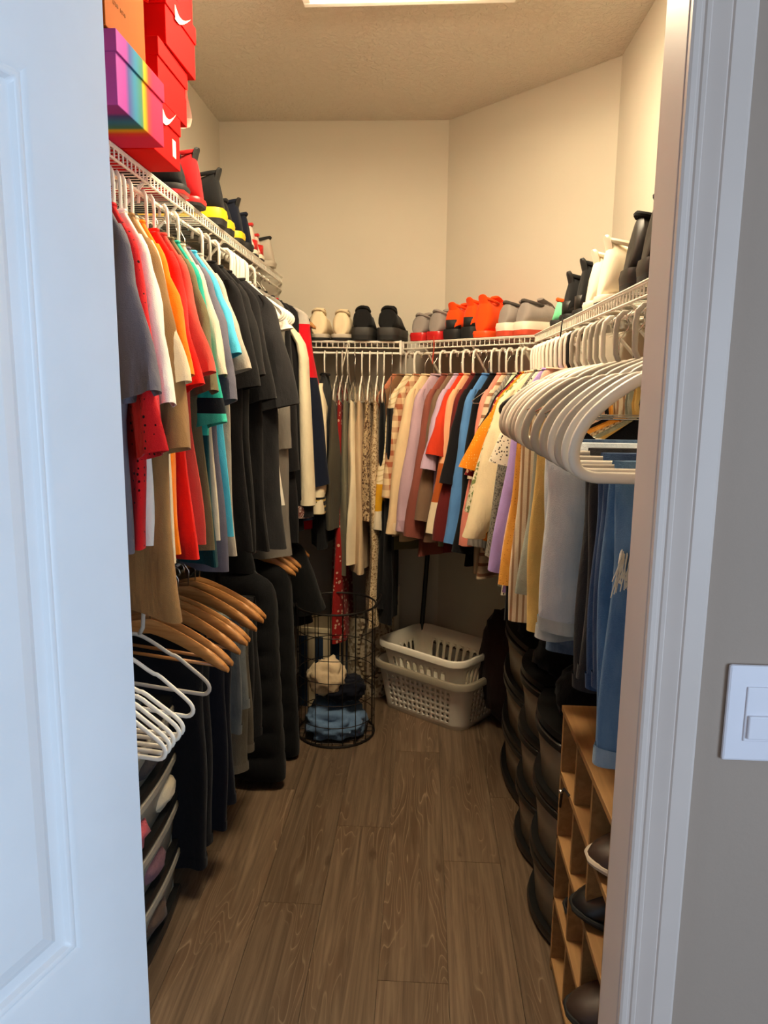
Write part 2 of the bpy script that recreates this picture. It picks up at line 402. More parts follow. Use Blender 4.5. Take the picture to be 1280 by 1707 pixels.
# ================================================================== wire shelves
M_wire = simple('white_vinyl_wire', (232, 226, 212), 0.4, var=0.02)
def wire_shelf(label, p0, p1, n, z, rodz, depth=0.29, braces=(), name='wire_shelf', ends=(False, False), deck=True):
    """p0,p1: front lip ends, n: unit vector from the wall towards the aisle"""
    p0, p1, n = Vector((p0[0], p0[1], 0)), Vector((p1[0], p1[1], 0)), Vector((n[0], n[1], 0)).normalized()
    L = (p1-p0).length; d = (p1-p0)/L
    ang = math.atan2(d.y, d.x)
    t = thing(name, label, 'shelf', (p0.x, p0.y, z), ang)
    s = 1 if (Matrix.Rotation(-ang, 3, 'Z') @ n).y > 0 else -1     # local y towards the aisle * s
    for dd in (0.0, 0.10, 0.20, depth-0.008): MB().tube([(0, -s*dd, -0.005), (L, -s*dd, -0.005)], 0.0028, 6).build('cross_rod', M_wire, t)
    w = MB(); cnt = int(L/0.025)
    for i in range(cnt+1):
        xx = 0.005+i*(L-0.01)/cnt
        w.tube([(xx, -s*(depth-0.004), 0), (xx, -s*0.003, 0)], 0.0013, 4); w.tube([(xx, 0.0, -0.001), (xx, 0, -0.03)], 0.0021, 4)
    tag(w.build('deck_wires', M_wire, t), kind='stuff')
    MB().tube([(0, 0.001*s, -0.001), (L, 0.001*s, -0.001)], 0.0032, 6).build('lip_rail', M_wire, t)
    MB().tube([(0, 0.001*s, -0.03), (L, 0.001*s, -0.03)], 0.0032, 6).build('lip_rail', M_wire, t)
    dz = rodz-z
    MB().tube([(0, -s*0.004, dz), (L, -s*0.004, dz)], 0.0048, 8).build('hang_rod', M_wire, t)
    for i in range(int(L/0.3)+1):
        xx = min(0.06+i*0.3, L-0.02)
        MB().tube([(xx, 0, -0.03), (xx, -s*0.018, -0.04), (xx, -s*0.018, dz+0.012), (xx, -s*0.004, dz)], 0.0026, 5).build('rod_hook', M_wire, t)
    for e, xx in zip(ends, (0.0, L)):
        if e: MB().box(xx-0.005, xx+0.005, -0.004, 0.004, dz-0.006, 0.004).build('end_bracket', M_wire, t, smooth=False, bevel=0.001)
    for b in braces:
        MB().tube([(b, -s*0.01, -0.012), (b, -s*(depth-0.01), -0.30), (b, -s*(depth-0.003), -0.34)], 0.005, 6).build('support_brace', M_wire, t)
    return t
ZL, ZR = 2.03, 1.71
RODL, RODR, RODLOW = 1.968, 1.657, 0.985
wire_shelf('long white wire shelf with shoe boxes high on the left wall', (-0.705, YF1+0.02), (-0.705, YB-0.01), (1, 0), ZL, RODL, braces=(0.5, 1.0, 1.25, 1.75, 2.3))
wire_shelf('short white wire shelf across the back wall under cream and black shoes', (XL+0.02, 3.405), (-0.112, 3.405), (0, -1), ZR, RODR, braces=(0.3, 0.62), ends=(False, True))
DG0, DG1 = Vector((-0.103, 3.475, 0)), Vector((0.428, 2.955, 0))
DD = (DG1-DG0).normalized(); DN = Vector((-dn.x, -dn.y, 0))
wire_shelf('white wire shelf across the angled corner wall under orange shoes', DG0[:2], DG1[:2], DN, ZR, RODR, depth=0.27, braces=(0.12, 0.4, 0.66), ends=(True, False))
wire_shelf('white wire shelf along the right wall under black and white shoes', (0.42, YF1+0.02), (0.42, 2.93), (-1, 0), ZR, RODR, braces=(0.35, 0.8, 1.0, 1.5))
wire_shelf('low white wire shelf behind the wooden hangers on the left wall', (-0.705, YF1+0.02), (-0.705, 3.38), (1, 0), RODLOW+0.055, RODLOW, braces=(0.5, 1.2, 1.9))

# ================================================================== hangers
M_hw = simple('hanger_white', (240, 234, 220), 0.35, var=0.02)
M_hg = simple('hanger_grey', (188, 180, 168), 0.4, var=0.03)
M_hb = simple('hanger_black', (26, 25, 25), 0.4)
M_hm = simple('hanger_chrome', (200, 196, 188), 0.25, 1.0)
M_hwood = wood('hanger_wood', lin((160, 104, 52)), lin((198, 142, 84)), 2.0, 'X', 0.35)
def hook_path(h, r=0.021):
    P = [(0, 0, -h), (0, 0, -2*r-0.004)]
    for i in range(0, 11):
        a = R(-80+ i*25); P.append((-r*math.sin(a+R(0))*1.0, 0, -r+0.003+ r*(-math.cos(a))))
    return [(x, y, z) for x, y, z in P]
def hook_pts(h, r=0.02):
    """hook: local z=0 at the rod, opening towards +x... top of the loop just above the rod"""
    P = [(0.0, 0, -h), (0.0, 0, -r*2.2)]
    for i in range(9):
        a = R(200-i*27.5); P.append((r*math.cos(a)*0.95, 0, -r+0.005+r*math.sin(a)))
    return P
def squarish_hook(h, r=0.02):
    return [(0.012, 0, -h), (0.022, 0, -h+0.02), (0.024, 0, -0.03), (0.021, 0, -0.006), (0.010, 0, 0.0055), (-0.006, 0, 0.006), (-0.017, 0, -0.004), (-0.019, 0, -0.018)]
HN = 0.100          # rod to neck
def chaikin(P, it=2):
    for _ in range(it):
        Q = []
        for i in range(len(P)):
            a, b = Vector(P[i]), Vector(P[(i+1) % len(P)])
            Q += [a*0.75+b*0.25, a*0.25+b*0.75]
        P = Q
    return P
def hanger_mesh(kind, narrow=False):
    m = MB()
    if kind in ('white', 'grey', 'black'):
        r = 0.0042 if narrow else 0.0055
        m.tube(squarish_hook(HN), 0.0058, 8, r2=0.0036, nrm=(0, 1, 0))
        hw, dz = 0.205, 0.112
        pts = []
        for s in (1,):
            side = [(0.012, 0, -HN), (0.05, 0, -HN-0.014), (0.10, 0, -HN-0.04), (0.115, 0, -HN-0.041), (0.15, 0, -HN-0.064), (0.185, 0, -HN-0.086), (0.202, 0, -HN-0.100), (0.207, 0, -HN-0.114), (0.200, 0, -HN-0.127), (0.185, 0, -HN-0.132)]
        loop = side+[(-x, y, z) for x, y, z in reversed(side)]
        if narrow: loop = [(x*0.72, y, z+0.012 if abs(x) > 0.1 else z) for x, y, z in loop]
        m.tube(chaikin(loop, 1), r, 8, closed=True, r2=0.0036, nrm=(0, 1, 0))
    elif kind in ('thickwhite', 'thickgrey'):
        m.tube(squarish_hook(HN), 0.0058, 8, r2=0.0036, nrm=(0, 1, 0))
        side = [(0.012, 0, -HN), (0.05, 0, -HN-0.010), (0.088, 0, -HN-0.026), (0.098, 0, -HN-0.036), (0.112, 0, -HN-0.036), (0.15, 0, -HN-0.060), (0.185, 0, -HN-0.092), (0.202, 0, -HN-0.122), (0.207, 0, -HN-0.150), (0.200, 0, -HN-0.172), (0.18, 0, -HN-0.182), (0.15, 0, -HN-0.182), (0.07, 0, -HN-0.182)]
        loop = side+[(-x, y, z) for x, y, z in reversed(side)]
        m.tube(chaikin(loop), 0.0085, 8, closed=True, r2=0.006, nrm=(0, 1, 0))
    elif kind == 'wire':
        m.tube(hook_pts(HN), 0.0016, 6)
        q_ = 0.72 if narrow else 1.0
        loop = [(0, 0, -HN), (0.2*q_, 0, -HN-0.10), (0.195*q_, 0, -HN-0.11), (-0.195*q_, 0, -HN-0.11), (-0.2*q_, 0, -HN-0.10)]
        m.tube(loop, 0.0016, 6, closed=True)
    return m
HMESH = {}
HMAT = dict(white=M_hw, grey=M_hg, black=M_hb, thickwhite=M_hw, thickgrey=M_hg, wire=M_hm)
def wood_hanger_meshes():
    m = MB(); rings = []
    for i in range(25):
        u = -1+2*i/24; a = abs(u); x = 0.222*u
        z = -HN-0.012-0.095*(0.25*a+0.75*a**1.7)
        h = 0.017+0.004*(1-a)-0.006*smoothstep(0.8, 1.0, a); th = 0.0062+0.006*smoothstep(0.55, 0.95, a)
        if a > 0.995: h *= 0.6; th *= 0.6
        fy = 0.012*a*a
        rings.append([(x, fy+th*math.cos(2*PI*k/10), z+h*math.sin(2*PI*k/10)) for k in range(10)])
    m.loft(rings, True, True)
    b = MB().tube([(-0.185, 0.01, -HN-0.098), (0.185, 0.01, -HN-0.098)], 0.005, 8)
    k = MB().tube(hook_pts(HN+0.005), 0.002, 6)
    return m.mesh('hanger_body', M_hwood, True, R(50)), b.mesh('trouser_bar', M_hwood), k.mesh('hook', M_hm)
RAILS = {
 'left': (Vector((-0.709, 0, RODL)), Vector((0, 1, 0)), 0.0),
 'low':  (Vector((-0.709, 0, RODLOW)), Vector((0, 1, 0)), 0.0),
 'back': (Vector((0, 3.409, RODR)), Vector((1, 0, 0)), -PI/2),
 'diag': (Vector((DG0.x, DG0.y, RODR)), DD, math.atan2(DN.y, DN.x)),
 'right': (Vector((0.424, 0, RODR)), Vector((0, 1, 0)), PI),
}
def rail_at(rail, t, rot=0):
    o, d, a = RAILS[rail]; p = o+d*t; return (p.x, p.y, p.z), a+R(rot)
WH = []
def hanger(kind, rail, t, rot, label, tilt=0.0, narrow=False):
    loc, a = rail_at(rail, t, rot)
    if kind == 'wood':
        if not WH: WH.extend(wood_hanger_meshes())
        h = thing('wooden_hanger', label, 'hanger', loc, a)
        obj('hanger_body', WH[0], h); obj('trouser_bar', WH[1], h); obj('hook', WH[2], h)
    else:
        kk = (kind, narrow)
        if kk not in HMESH: HMESH[kk] = hanger_mesh(kind, narrow).mesh('hanger', HMAT[kind], True, None)
        h = obj('wire_hanger' if kind == 'wire' else 'plastic_hanger', HMESH[kk]); h.location = loc; h.rotation_euler = (0, 0, a)
        tag(h, label, 'hanger')
    h.rotation_euler[1] = R(tilt)
    return h

# ================================================================== garments
class Fold:
    def __init__(s, rnd, A, k=30):
        s.A = A; s.k = k*rnd.uniform(0.8, 1.25); s.p = [rnd.uniform(0, 6.28) for _ in range(5)]; s.s = rnd.choice((-1, 1))
    def y(s, x, z, w):
        return s.A*w*(math.sin(s.k*x+s.p[0]+1.2*z)+0.55*math.sin(2.1*s.k*x+s.p[1]-2.5*z)+0.4*math.sin(9*z+s.p[2]+6*x))
    def x(s, z, w): return s.A*0.6*w*math.sin(11*z+s.p[3])
def ring_at(z, cx, hw, cy, th, fold, w, n, pw=0.75, dz=None):
    P = []
    for k in range(n):
        a = 2*PI*k/n; c, sn = math.cos(a), math.sin(a)
        x = cx+hw*math.copysign(abs(c)**pw, c); y = cy+th*math.copysign(abs(sn)**0.9, sn)
        P.append((x+fold.x(z, w), y+fold.y(x, z, w), z+(dz(x) if dz else 0)))
    return P
def shoulder_tab(hw, neck, drop): return [(0.0, neck), (0.012, neck+0.012), (drop*0.5, neck+(hw-neck)*0.52), (drop*0.85, neck+(hw-neck)*0.85), (drop+0.01, hw*0.97), (drop+0.05, hw)]
def body_mesh(rnd, hw, L, th, flare=0.03, A=0.008, neck=0.075, drop=0.075, hem=0.0, tilt=0.0, waist=0.0):
    f = Fold(rnd, A, 24)
    tab = shoulder_tab(hw, neck, drop)+[(0.24, hw*0.96), (0.30, hw*0.97), (L*0.6, hw*(0.98-waist)), (L, hw+flare)]
    tht = [(0.0, 0.012), (drop, 0.016), (0.25, th*0.9), (L*0.6, th), (L, th*1.05)]
    zs = [0.004, 0.010, 0.02, 0.035, 0.05, 0.065, 0.08, 0.1, 0.13, 0.17]
    m = 12
    zs += [0.17+(L-0.17)*(i+1)/m for i in range(m)]
    m_ = MB(); rings = []
    for z in zs:
        w = smoothstep(0.12, L*0.8, z)
        rings.append(ring_at(-z, tilt*z, lerp_tab(tab, z), 0, lerp_tab(tht, z), f, w, 40, 0.8, (lambda x, z=z: 0.01*math.sin(9*x+f.p[4])*smoothstep(L*0.7, L, z))))
    last = rings[-1]
    rings.append([(x*0.985, y*0.92, z+0.0) for x, y, z in last])
    m_.loft(rings, True, False)
    return m_
def sleeve_mesh(rnd, s, hw, end, w0=0.06, w1=0.075, th=0.026, out=0.035, drop=0.07, cuff=0.0, A=0.006, yoff=0.0, puff=0.0, n=22):
    f = Fold(rnd, A, 40); zs = [drop*0.55, drop*0.8, drop, drop+0.03, drop+0.07]
    cnt = max(5, int((end-drop)/0.04)); z0 = drop+0.07
    zs += [z0+(end-z0)*(i+1)/cnt for i in range(cnt)]
    m = MB(); rings = []
    for z in zs:
        u = smoothstep(drop*0.5, drop+0.09, z); v = (z-drop)/(end-drop)
        w = (0.012+(w0-0.012)*u)+(w1-w0)*max(0, v)
        if puff: w += puff*math.sin(PI*min(1, max(0, v)))**2*(0.4+v)
        if cuff and z > end-cuff: w *= 0.80; 
        E0 = lerp_tab(shoulder_tab(hw, 0.075, drop), z)+0.005; E1 = hw-0.028+out+w1
        vv = max(0.0, (z-drop*0.8)/(end-drop*0.8)); kq = smoothstep(drop*0.8, drop+0.10, z)
        lineE = hw*0.93+(E1-hw*0.93)*vv**0.85
        E = E0*(1-kq)+lineE*kq
        c = E-w
        t = 0.010+(th-0.010)*u
        if puff: t += puff*0.6*v
        if cuff and z > end-cuff: t *= 0.85
        rings.append(ring_at(-z, s*c, w, yoff*v, t, f, smoothstep(0.1, 0.3, v)*(0.3 if cuff and z > end-cuff else 1), n, 0.85, (lambda x, z=z: (abs(x)-hw)*0.22*smoothstep(drop+0.1, end, z) if not cuff else 0)))
    last = rings[-1]; cx = sum(p[0] for p in last)/len(last); cy = sum(p[1] for p in last)/len(last)
    rings.append([(cx+(x-cx)*0.93, cy+(y-cy)*0.85, z) for x, y, z in last])
    rings.append([(cx+(x-cx)*0.80, cy+(y-cy)*0.55, z+0.02) for x, y, z in last])
    m.loft(rings, True, False); return m
def cuff_mesh(rnd, s, hw, end, w, th, out, h, yoff=0.0):
    f = Fold(rnd, 0.0); m = MB(); rings = []
    c = hw-0.028+out
    for z, k in ((end-h, 0.9), (end-h, 1.0), (end-h*0.5, 1.03), (end, 1.0), (end, 0.8), (end-h*0.4, 0.75)):
        rings.append(ring_at(-z, s*c, w*k, yoff, th*k, f, 0, 20, 0.85))
    m.loft(rings); return m
GC = [0]
def garment(rail, t, label, kind, mat, name=None, L=0.78, se=0.38, hw=0.2, th=0.03, rot=0, hang='white', hl=None, cat=None,
            sm=None, collar=None, flare=0.02, out=0.04, w0=0.06, w1=0.078, A=0.008, puff=0, cuff=None, stripe=None, yoff=0.0, tilt=0.0, waist=0, short=None, strap=None, drop=0.075, hem=None, zoff=0.0):
    GC[0] += 1; rnd = random.Random(GC[0]*13+5)
    loc, a = rail_at(rail, t, rot); loc = (loc[0], loc[1], loc[2]-HN+0.004+zoff)
    nm = name or {'tee': 't_shirt', 'long': 'sweater', 'jacket': 'jacket', 'tank': 'tank_top', 'dress': 'dress', 'skirt': 'skirt', 'vest': 'puffer_vest', 'blouse': 'blouse'}[kind]
    g = thing(nm, label, cat or {'tee': 'T-shirt', 'long': 'sweater', 'jacket': 'jacket', 'tank': 'top', 'dress': 'dress', 'skirt': 'skirt', 'vest': 'vest', 'blouse': 'blouse'}[kind], loc, a)
    sm = sm or mat
    if kind == 'tee' and rail == 'left':
        out += 0.015 if t < 2.3 else -0.02; w0 -= 0.008; w1 -= 0.012; hw -= 0.022; drop = 0.10
        if t < 2.3: th *= 0.8
    elif rail in ('right', 'diag') and kind not in ('tank', 'skirt'): out += 0.035; w0 -= 0.008; w1 -= 0.006; hw -= 0.03; drop = 0.11
    if rail == 'right' and kind not in ('tank', 'skirt') and t < 2.45: hw -= 0.02 if t > 2.25 else 0.05; out -= 0.03
    A *= 1.45
    if kind in ('tank', 'dress') :
        top = 0.125
        f = Fold(rnd, A); rings = []
        zs = [top+(L-top)*i/15 for i in range(16)]
        for z in zs:
            v = (z-top)/(L-top); w = hw*0.72+(hw*0.08)*v - waist*math.sin(PI*min(1, v*1.6)) + flare*v
            vneck = (lambda x, z=z: 0.10*(abs(x)/hw-0.6)*(1-smoothstep(top, top+0.18, z)))
            rings.append(ring_at(-z, 0, w, 0, 0.014+(th-0.014)*smoothstep(0, 0.25, v), f, smoothstep(0.05, 0.7, v), 40, 0.8, vneck))
        last = rings[-1]; rings.append([(x*0.96, y*0.8, z+0.03) for x, y, z in last])
        MB().loft(rings, False, False).build('body', mat, g)
        for s in (-1, 1):
            sw = strap or 0.012
            MB().tube([(s*0.105, 0.013, -top+0.0), (s*0.10, 0.012, -0.09), (s*0.095, 0.0, -0.030), (s*0.10, -0.012, -0.09), (s*0.105, -0.013, -top)], sw, 8, r2=0.0025, nrm=(0, 1, 0)).build('strap', mat, g)
    elif kind == 'skirt':
        f = Fold(rnd, A); rings = []
        for i in range(15):
            v = i/14; z = 0.15+(L-0.15)*v
            rings.append(ring_at(-z, 0, hw*0.85+flare*v, 0, 0.015+(th-0.015)*smoothstep(0, 0.3, v), f, v, 40, 0.8))
        last = rings[-1]; rings.append([(x*0.96, y*0.8, z+0.03) for x, y, z in last])
        MB().loft(rings, True, False).build('body', mat, g)
        MB().loft([ring_at(-z, 0, hw*0.86, 0, 0.018, f, 0, 30, 0.8) for z in (0.145, 0.175)], False, False).build('waistband', sm, g)
    elif kind == 'vest':
        f = Fold(rnd, 0.004); rings = []
        nb = 8
        for i in range(nb*6+1):
            v = i/(nb*6); z = 0.05+(L-0.05)*v; bul = 0.84+0.16*abs(math.sin(PI*v*nb))**0.6
            w = lerp_tab([(0, 0.10), (0.05, hw*0.9), (0.12, hw), (1, hw+flare)], v); tt = th*bul*smoothstep(-0.05, 0.12, v)
            rings.append(ring_at(-z, 0, w*(0.97+0.03*bul), 0, tt, f, v, 36, 0.6))
        MB().loft(rings, True, True).build('body', mat, g)
        MB().loft([ring_at(-z, 0, w, 0, 0.035, f, 0, 24, 0.8) for z, w in ((-0.03, 0.085), (0.01, 0.1), (0.06, 0.11))], False, False).build('collar', mat, g)
        MB().box(-0.006, 0.006, -th-0.012, -th+0.004, -L+0.02, -0.02).build('zip', M_hb, g, smooth=False)
    else:
        body_mesh(rnd, hw, L, th, flare, A, tilt=tilt, waist=waist, drop=drop).build('body', mat, g)
        for s in (1, -1):
            o = sleeve_mesh(rnd, s, hw, se, w0, w1, th*0.95, out, drop, cuff[0] if cuff else 0, min(A, 0.007), yoff, puff).build('sleeve', sm, g)
            if cuff: cuff_mesh(rnd, s, hw, se+0.004, w1*0.86, th*0.9, out, cuff[0], yoff).build('cuff', cuff[1], o)
            if stripe and s == 1:
                fz = Fold(random.Random(1), 0); m = MB(); rings = []
                for i in range(16):
                    v = i/15; z = drop*0.5+(se-drop*0.5-(cuff[0] if cuff else 0))*v; u = smoothstep(0, 0.25, v)
                    c = hw-0.028+out*v**0.8-0.05*(1-u)
                    rings.append(ring_at(-z, c+(w0+(w1-w0)*v)*(u)*0.62, (0.014+stripe[1]*v), yoff*v-0.004, th*1.02, fz, 0, 16, 0.9))
                m.loft(rings, True, True).build('sleeve_stripe', stripe[0], o)
        # neck rib
        cm = collar or mat
        P = [(0.072*math.cos(2*PI*k/20), 0.018*math.sin(2*PI*k/20), -0.004+0.006*abs(math.cos(2*PI*k/20))) for k in range(20)]
        MB().tube(P, 0.0045, 6, closed=True).build('collar', cm, g)
        if hem: MB().loft([ring_at(-z, 0, hw+flare+0.004, 0, th*1.1, Fold(rnd, 0), 0, 36, 0.8) for z in (L-0.05, L+0.005)], False, False).build('hem_band', hem, g)
    if hang:
        hanger(hang, rail, t, rot, hl or ('%s hanger holding the %s' % ({'white': 'white plastic', 'grey': 'grey plastic', 'black': 'black plastic', 'thickwhite': 'thick white plastic', 'thickgrey': 'thick grey plastic', 'wood': 'wooden', 'wire': 'thin metal wire'}[hang], short or label)), narrow=kind not in ('tank', 'skirt'))
    return g

def trousers(rail, t, label, mat, L1, L2, x0, x1, rot=0, hang='thickwhite', short='', bar=None, th=0.022, name='jeans', cat='jeans', stitch=None, taper=0.0, knee=None, thick2=None):
    """trousers folded over the hanger bar: two hanging panels of unequal length"""
    GC[0] += 1; rnd = random.Random(GC[0]*17+3)
    loc, a = rail_at(rail, t, rot); bz = bar if bar is not None else HN+0.182
    g = thing(name, label, cat, (loc[0], loc[1], loc[2]-bz), a)
    for i, (L, sy) in enumerate(((L1, -1), (L2, 1))):
        f = Fold(rnd, 0.010, 30); rings = []; c0 = (x0+x1)/2; h0 = (x1-x0)/2
        for k in range(20):
            v = k/19; z = 0.014-(L+0.014)*v
            hwid = h0*(1-taper*v); yy = sy*(0.006+0.016*smoothstep(0, 0.08, v))
            tt = 0.006+(th-0.006)*smoothstep(0, 0.15, v)
            rings.append(ring_at(z, c0+h0*taper*v*0.5, hwid, yy, tt, f, smoothstep(0.03, 0.4, v), 34, 0.6))
        last = rings[-1]; rings.append([(c0+(x-c0)*0.97, y, z+0.02) for x, y, z in last])
        o = MB().loft(rings, True, False).build('leg', mat, g)
        MB().loft([ring_at(z, c0+h0*taper*0.5, h0*(1-taper)+0.003, sy*0.022, th+0.003, f, 1.0, 34, 0.6) for z in (-L+0.028, -L-0.002)], False, False).build('hem', stitch or mat, o)
    if hang: hanger(hang, rail, t, rot, short)
    return g

# ---------------------------------------------------------------- left upper rod
BLK = fab((24, 23, 25)); BLK2 = fab((34, 33, 34)); CHAR = fab((46, 45, 47)); NAVY = fab((24, 28, 44)); WHITE = fab((240, 232, 218)); CREAM = fab((226, 208, 178))
U = 'on the upper left rod'
garment('left', 1.6, 'mid grey T-shirt nearest the open door on the upper left rod', 'tee', fab((104, 100, 108)), L=0.72, waist=0.28, flare=-0.06, se=0.40, rot=-45, short='grey T-shirt nearest the door')
garment('left', 1.645, 'red T-shirt with tiny black dots below the grey sleeve by the door', 'tee', fab((206, 30, 34), 'dots', (40, 8, 10), 62), L=0.74, waist=0.25, flare=-0.05, se=0.52, rot=-45, short='red dotted T-shirt')
garment('left', 1.7, 'white crew neck T-shirt between the grey and brown shirts', 'tee', WHITE, L=0.74, waist=0.2, flare=-0.04, se=0.425, rot=-44, short='white crew neck T-shirt')
garment('left', 1.735, 'olive brown T-shirt with long hem hanging lowest near the door', 'tee', fab((150, 112, 68)), L=0.90, se=0.52, rot=-42, th=0.045, short='olive brown T-shirt', flare=0.035, w1=0.07)
garment('left', 1.765, 'cream T-shirt left of the orange shirt', 'tee', fab((232, 210, 172)), L=0.78, se=0.38, rot=-44, short='cream T-shirt')
garment('left', 1.805, 'bright orange T-shirt on the upper left rod', 'tee', fab((250, 128, 16)), L=0.76, se=0.365, rot=-44, short='bright orange T-shirt')
garment('left', 1.895, 'bright red T-shirt right of the orange shirt', 'tee', fab((236, 34, 22)), L=0.80, se=0.385, rot=-44, short='bright red T-shirt')
garment('left', 1.945, 'faded coral red T-shirt behind the bright red shirt', 'tee', fab((206, 80, 66)), L=0.78, se=0.355, rot=-42, short='faded coral T-shirt')
garment('left', 2.0, 'khaki olive T-shirt with wide shoulder beside the coral shirt', 'tee', fab((112, 102, 72)), L=0.80, se=0.40, rot=-42, hang='wire', short='khaki olive T-shirt')
garment('left', 2.045, 'turquoise patterned T-shirt with black hem bands below the khaki shirt', 'tee', fab((38, 168, 146), 'blocks', None, [(-0.40, (20, 24, 30)), (-0.44, (60, 190, 165)), (-0.50, (14, 60, 66))]), L=0.86, se=0.48, rot=-42, short='turquoise patterned T-shirt')
garment('left', 2.085, 'thin off-white T-shirt squeezed between khaki and slate shirts', 'tee', fab((214, 202, 178)), L=0.80, se=0.36, rot=-40, hw=0.19, hang='wire', short='thin off-white T-shirt')
garment('left', 2.13, 'slate grey T-shirt with broad loose sleeve in the left row', 'tee', fab((104, 102, 116)), L=0.88, se=0.425, rot=-40, th=0.036, w1=0.085, short='slate grey T-shirt')
garment('left', 2.18, 'sky blue T-shirt with narrow bright sleeve in the left row', 'tee', fab((86, 200, 232)), L=0.80, se=0.30, rot=-38, hang='wire', short='sky blue T-shirt')
garment('left', 2.225, 'light grey T-shirt directly behind the sky blue one', 'tee', fab((186, 174, 158)), L=0.86, se=0.34, rot=-36, hang='wire', short='light grey T-shirt behind the sky blue one')
garment('left', 2.34, 'black ribbed T-shirt after the light grey one', 'tee', BLK, L=0.88, se=0.38, rot=-28, short='black ribbed T-shirt')
garment('left', 2.42, 'black T-shirt with frayed sleeve edge in the left row', 'tee', BLK2, L=0.90, se=0.345, rot=-26, hang='grey', short='frayed black T-shirt')
garment('left', 2.52, 'black long shirt with white round print at the chest', 'tee', fab((26, 25, 27)), L=0.92, se=0.42, rot=-22, th=0.036, short='black shirt with round print')
garment('left', 2.68, 'charcoal oversized T-shirt with deep sleeve in the left row', 'tee', CHAR, L=0.95, se=0.445, rot=-14, hw=0.215, th=0.04, w1=0.09, out=0.05, short='charcoal oversized T-shirt')
garment('left', 2.76, 'white collared shirt peeking above the charcoal sleeve', 'tee', WHITE, L=0.80, se=0.16, rot=-10, short='white collared shirt')
garment('left', 2.82, 'heather grey sweatshirt with long hem hanging behind the black shirts', 'long', fab((126, 120, 112)), name='sweatshirt', L=1.02, se=0.60, out=-0.03, rot=-8, hw=0.19, th=0.045, flare=0.015, short='heather grey sweatshirt', cuff=(0.05, fab((118, 112, 104))))
garment('left', 2.91, 'black hooded sweatshirt beside the striped track jacket', 'long', BLK, name='hoodie', cat='hoodie', L=0.98, se=0.7, rot=-8, hw=0.195, out=-0.005, w1=0.065, th=0.04, short='black hooded sweatshirt')
garment('left', 3.03, 'black track jacket with long cream stripe down the sleeve', 'jacket', BLK, L=0.96, se=0.90, rot=-6, hw=0.205, th=0.04, w1=0.058, out=0.025, stripe=(fab((236, 222, 190)), 0.018), cuff=(0.05, fab((120, 66, 58), 'speckle', (196, 176, 160), 90)), short='black track jacket with cream stripe')
garment('left', 3.16, 'navy windbreaker with red and grey shoulder blocks', 'jacket', fab((22, 28, 46)), sm=fab((186, 178, 168), 'blocks', None, [(-0.11, (206, 20, 34)), (-0.33, (22, 28, 46))]), L=0.94, se=0.80, hw=0.225, th=0.04, out=0.035, hang='wood', short='navy windbreaker')
garment('left', 3.245, 'bright red sports jersey between the navy and black jackets', 'tee', fab((196, 18, 34)), L=1.0, se=0.46, hw=0.225, th=0.035, out=0.04, hang='wood', short='bright red sports jersey')
garment('left', 3.33, 'black zip jacket with white drawstring at the end of the left rod', 'jacket', BLK, L=0.86, se=0.74, hw=0.205, th=0.04, out=0.01, hang='wood', short='black zip jacket with drawstring')
for i in range(6):
    hanger('white', 'left', 2.66+0.045*i, -4, 'empty white plastic hanger packed in the cluster above the charcoal shirts' if 0 else ['first', 'second', 'third', 'fourth', 'fifth', 'last'][i]+' white hanger of the packed cluster above the charcoal shirts')
# ---------------------------------------------------------------- left low rod
for i, (y, r) in enumerate(((1.405, -12), (1.43, -12), (1.455, -12), (1.48, -10), (1.505, -10))):
    hanger('white', 'low', y, r, ['nearest', 'second', 'middle', 'fourth', 'farthest'][i]+' of five stacked empty white hangers above the left drawers')
hanger('white', 'low', 1.62, -10, 'empty white plastic hanger with wide loop below the brown shirt', tilt=4)
hanger('grey', 'low', 1.74, -10, 'empty grey plastic hanger just below the olive brown shirt hem', tilt=3)
for i, y in enumerate((1.84, 1.89, 1.98, 2.03, 2.07, 2.17, 2.23, 2.28)):
    hanger('wood', 'low', y, -12+i, ['nearest', 'second', 'third', 'fourth', 'fifth', 'sixth', 'seventh', 'farthest'][i]+' wooden hanger in the fan of hangers on the low left rod', tilt=2+i % 3)
for i, y in enumerate((2.80, 2.86, 2.93)):
    hanger('wood', 'low', y, 0, ['nearest', 'middle', 'farthest'][i]+' of three wooden hangers below the grey sweatshirt', tilt=2)
M_dnm1 = fab((84, 92, 100), 'denim', (130, 134, 132)); M_dnm2 = fab((92, 86, 74), 'denim', (118, 110, 96))
trousers('low', 2.0, 'long black trousers hanging beside the left drawer unit', fab((16, 16, 20)), 0.69, 0.64, -0.13, 0.10, rot=-8, hang=None, bar=HN+0.098, name='trousers', cat='trousers', th=0.04)
trousers('low', 2.09, 'navy trousers tucked behind the long black trousers', fab((18, 20, 30)), 0.62, 0.56, -0.13, 0.14, rot=-8, hang=None, bar=HN+0.098, name='trousers', cat='trousers', th=0.03)
trousers('low', 2.2, 'washed blue grey jeans over a wooden hanger on the left', M_dnm1, 0.36, 0.3, -0.13, 0.16, rot=-8, hang=None, bar=HN+0.098, th=0.022)
trousers('low', 2.3, 'olive grey cuffed trousers hanging left of the black puffer vest', M_dnm2, 0.55, 0.5, -0.12, 0.15, rot=-8, hang=None, bar=HN+0.098, name='trousers', cat='trousers', th=0.03, stitch=fab((120, 112, 98)))
trousers('low', 2.4, 'charcoal trousers just behind the olive grey cuffed pair', fab((30, 30, 32)), 0.53, 0.5, -0.12, 0.15, rot=-6, hang=None, bar=HN+0.098, name='trousers', cat='trousers', th=0.03)
garment('low', 2.63, 'black puffer vest with quilted rows hanging to the floor', 'vest', fab((20, 20, 22)), L=0.85, hw=0.19, th=0.075, flare=0.03, hang='black', short='black puffer vest', rot=-18)
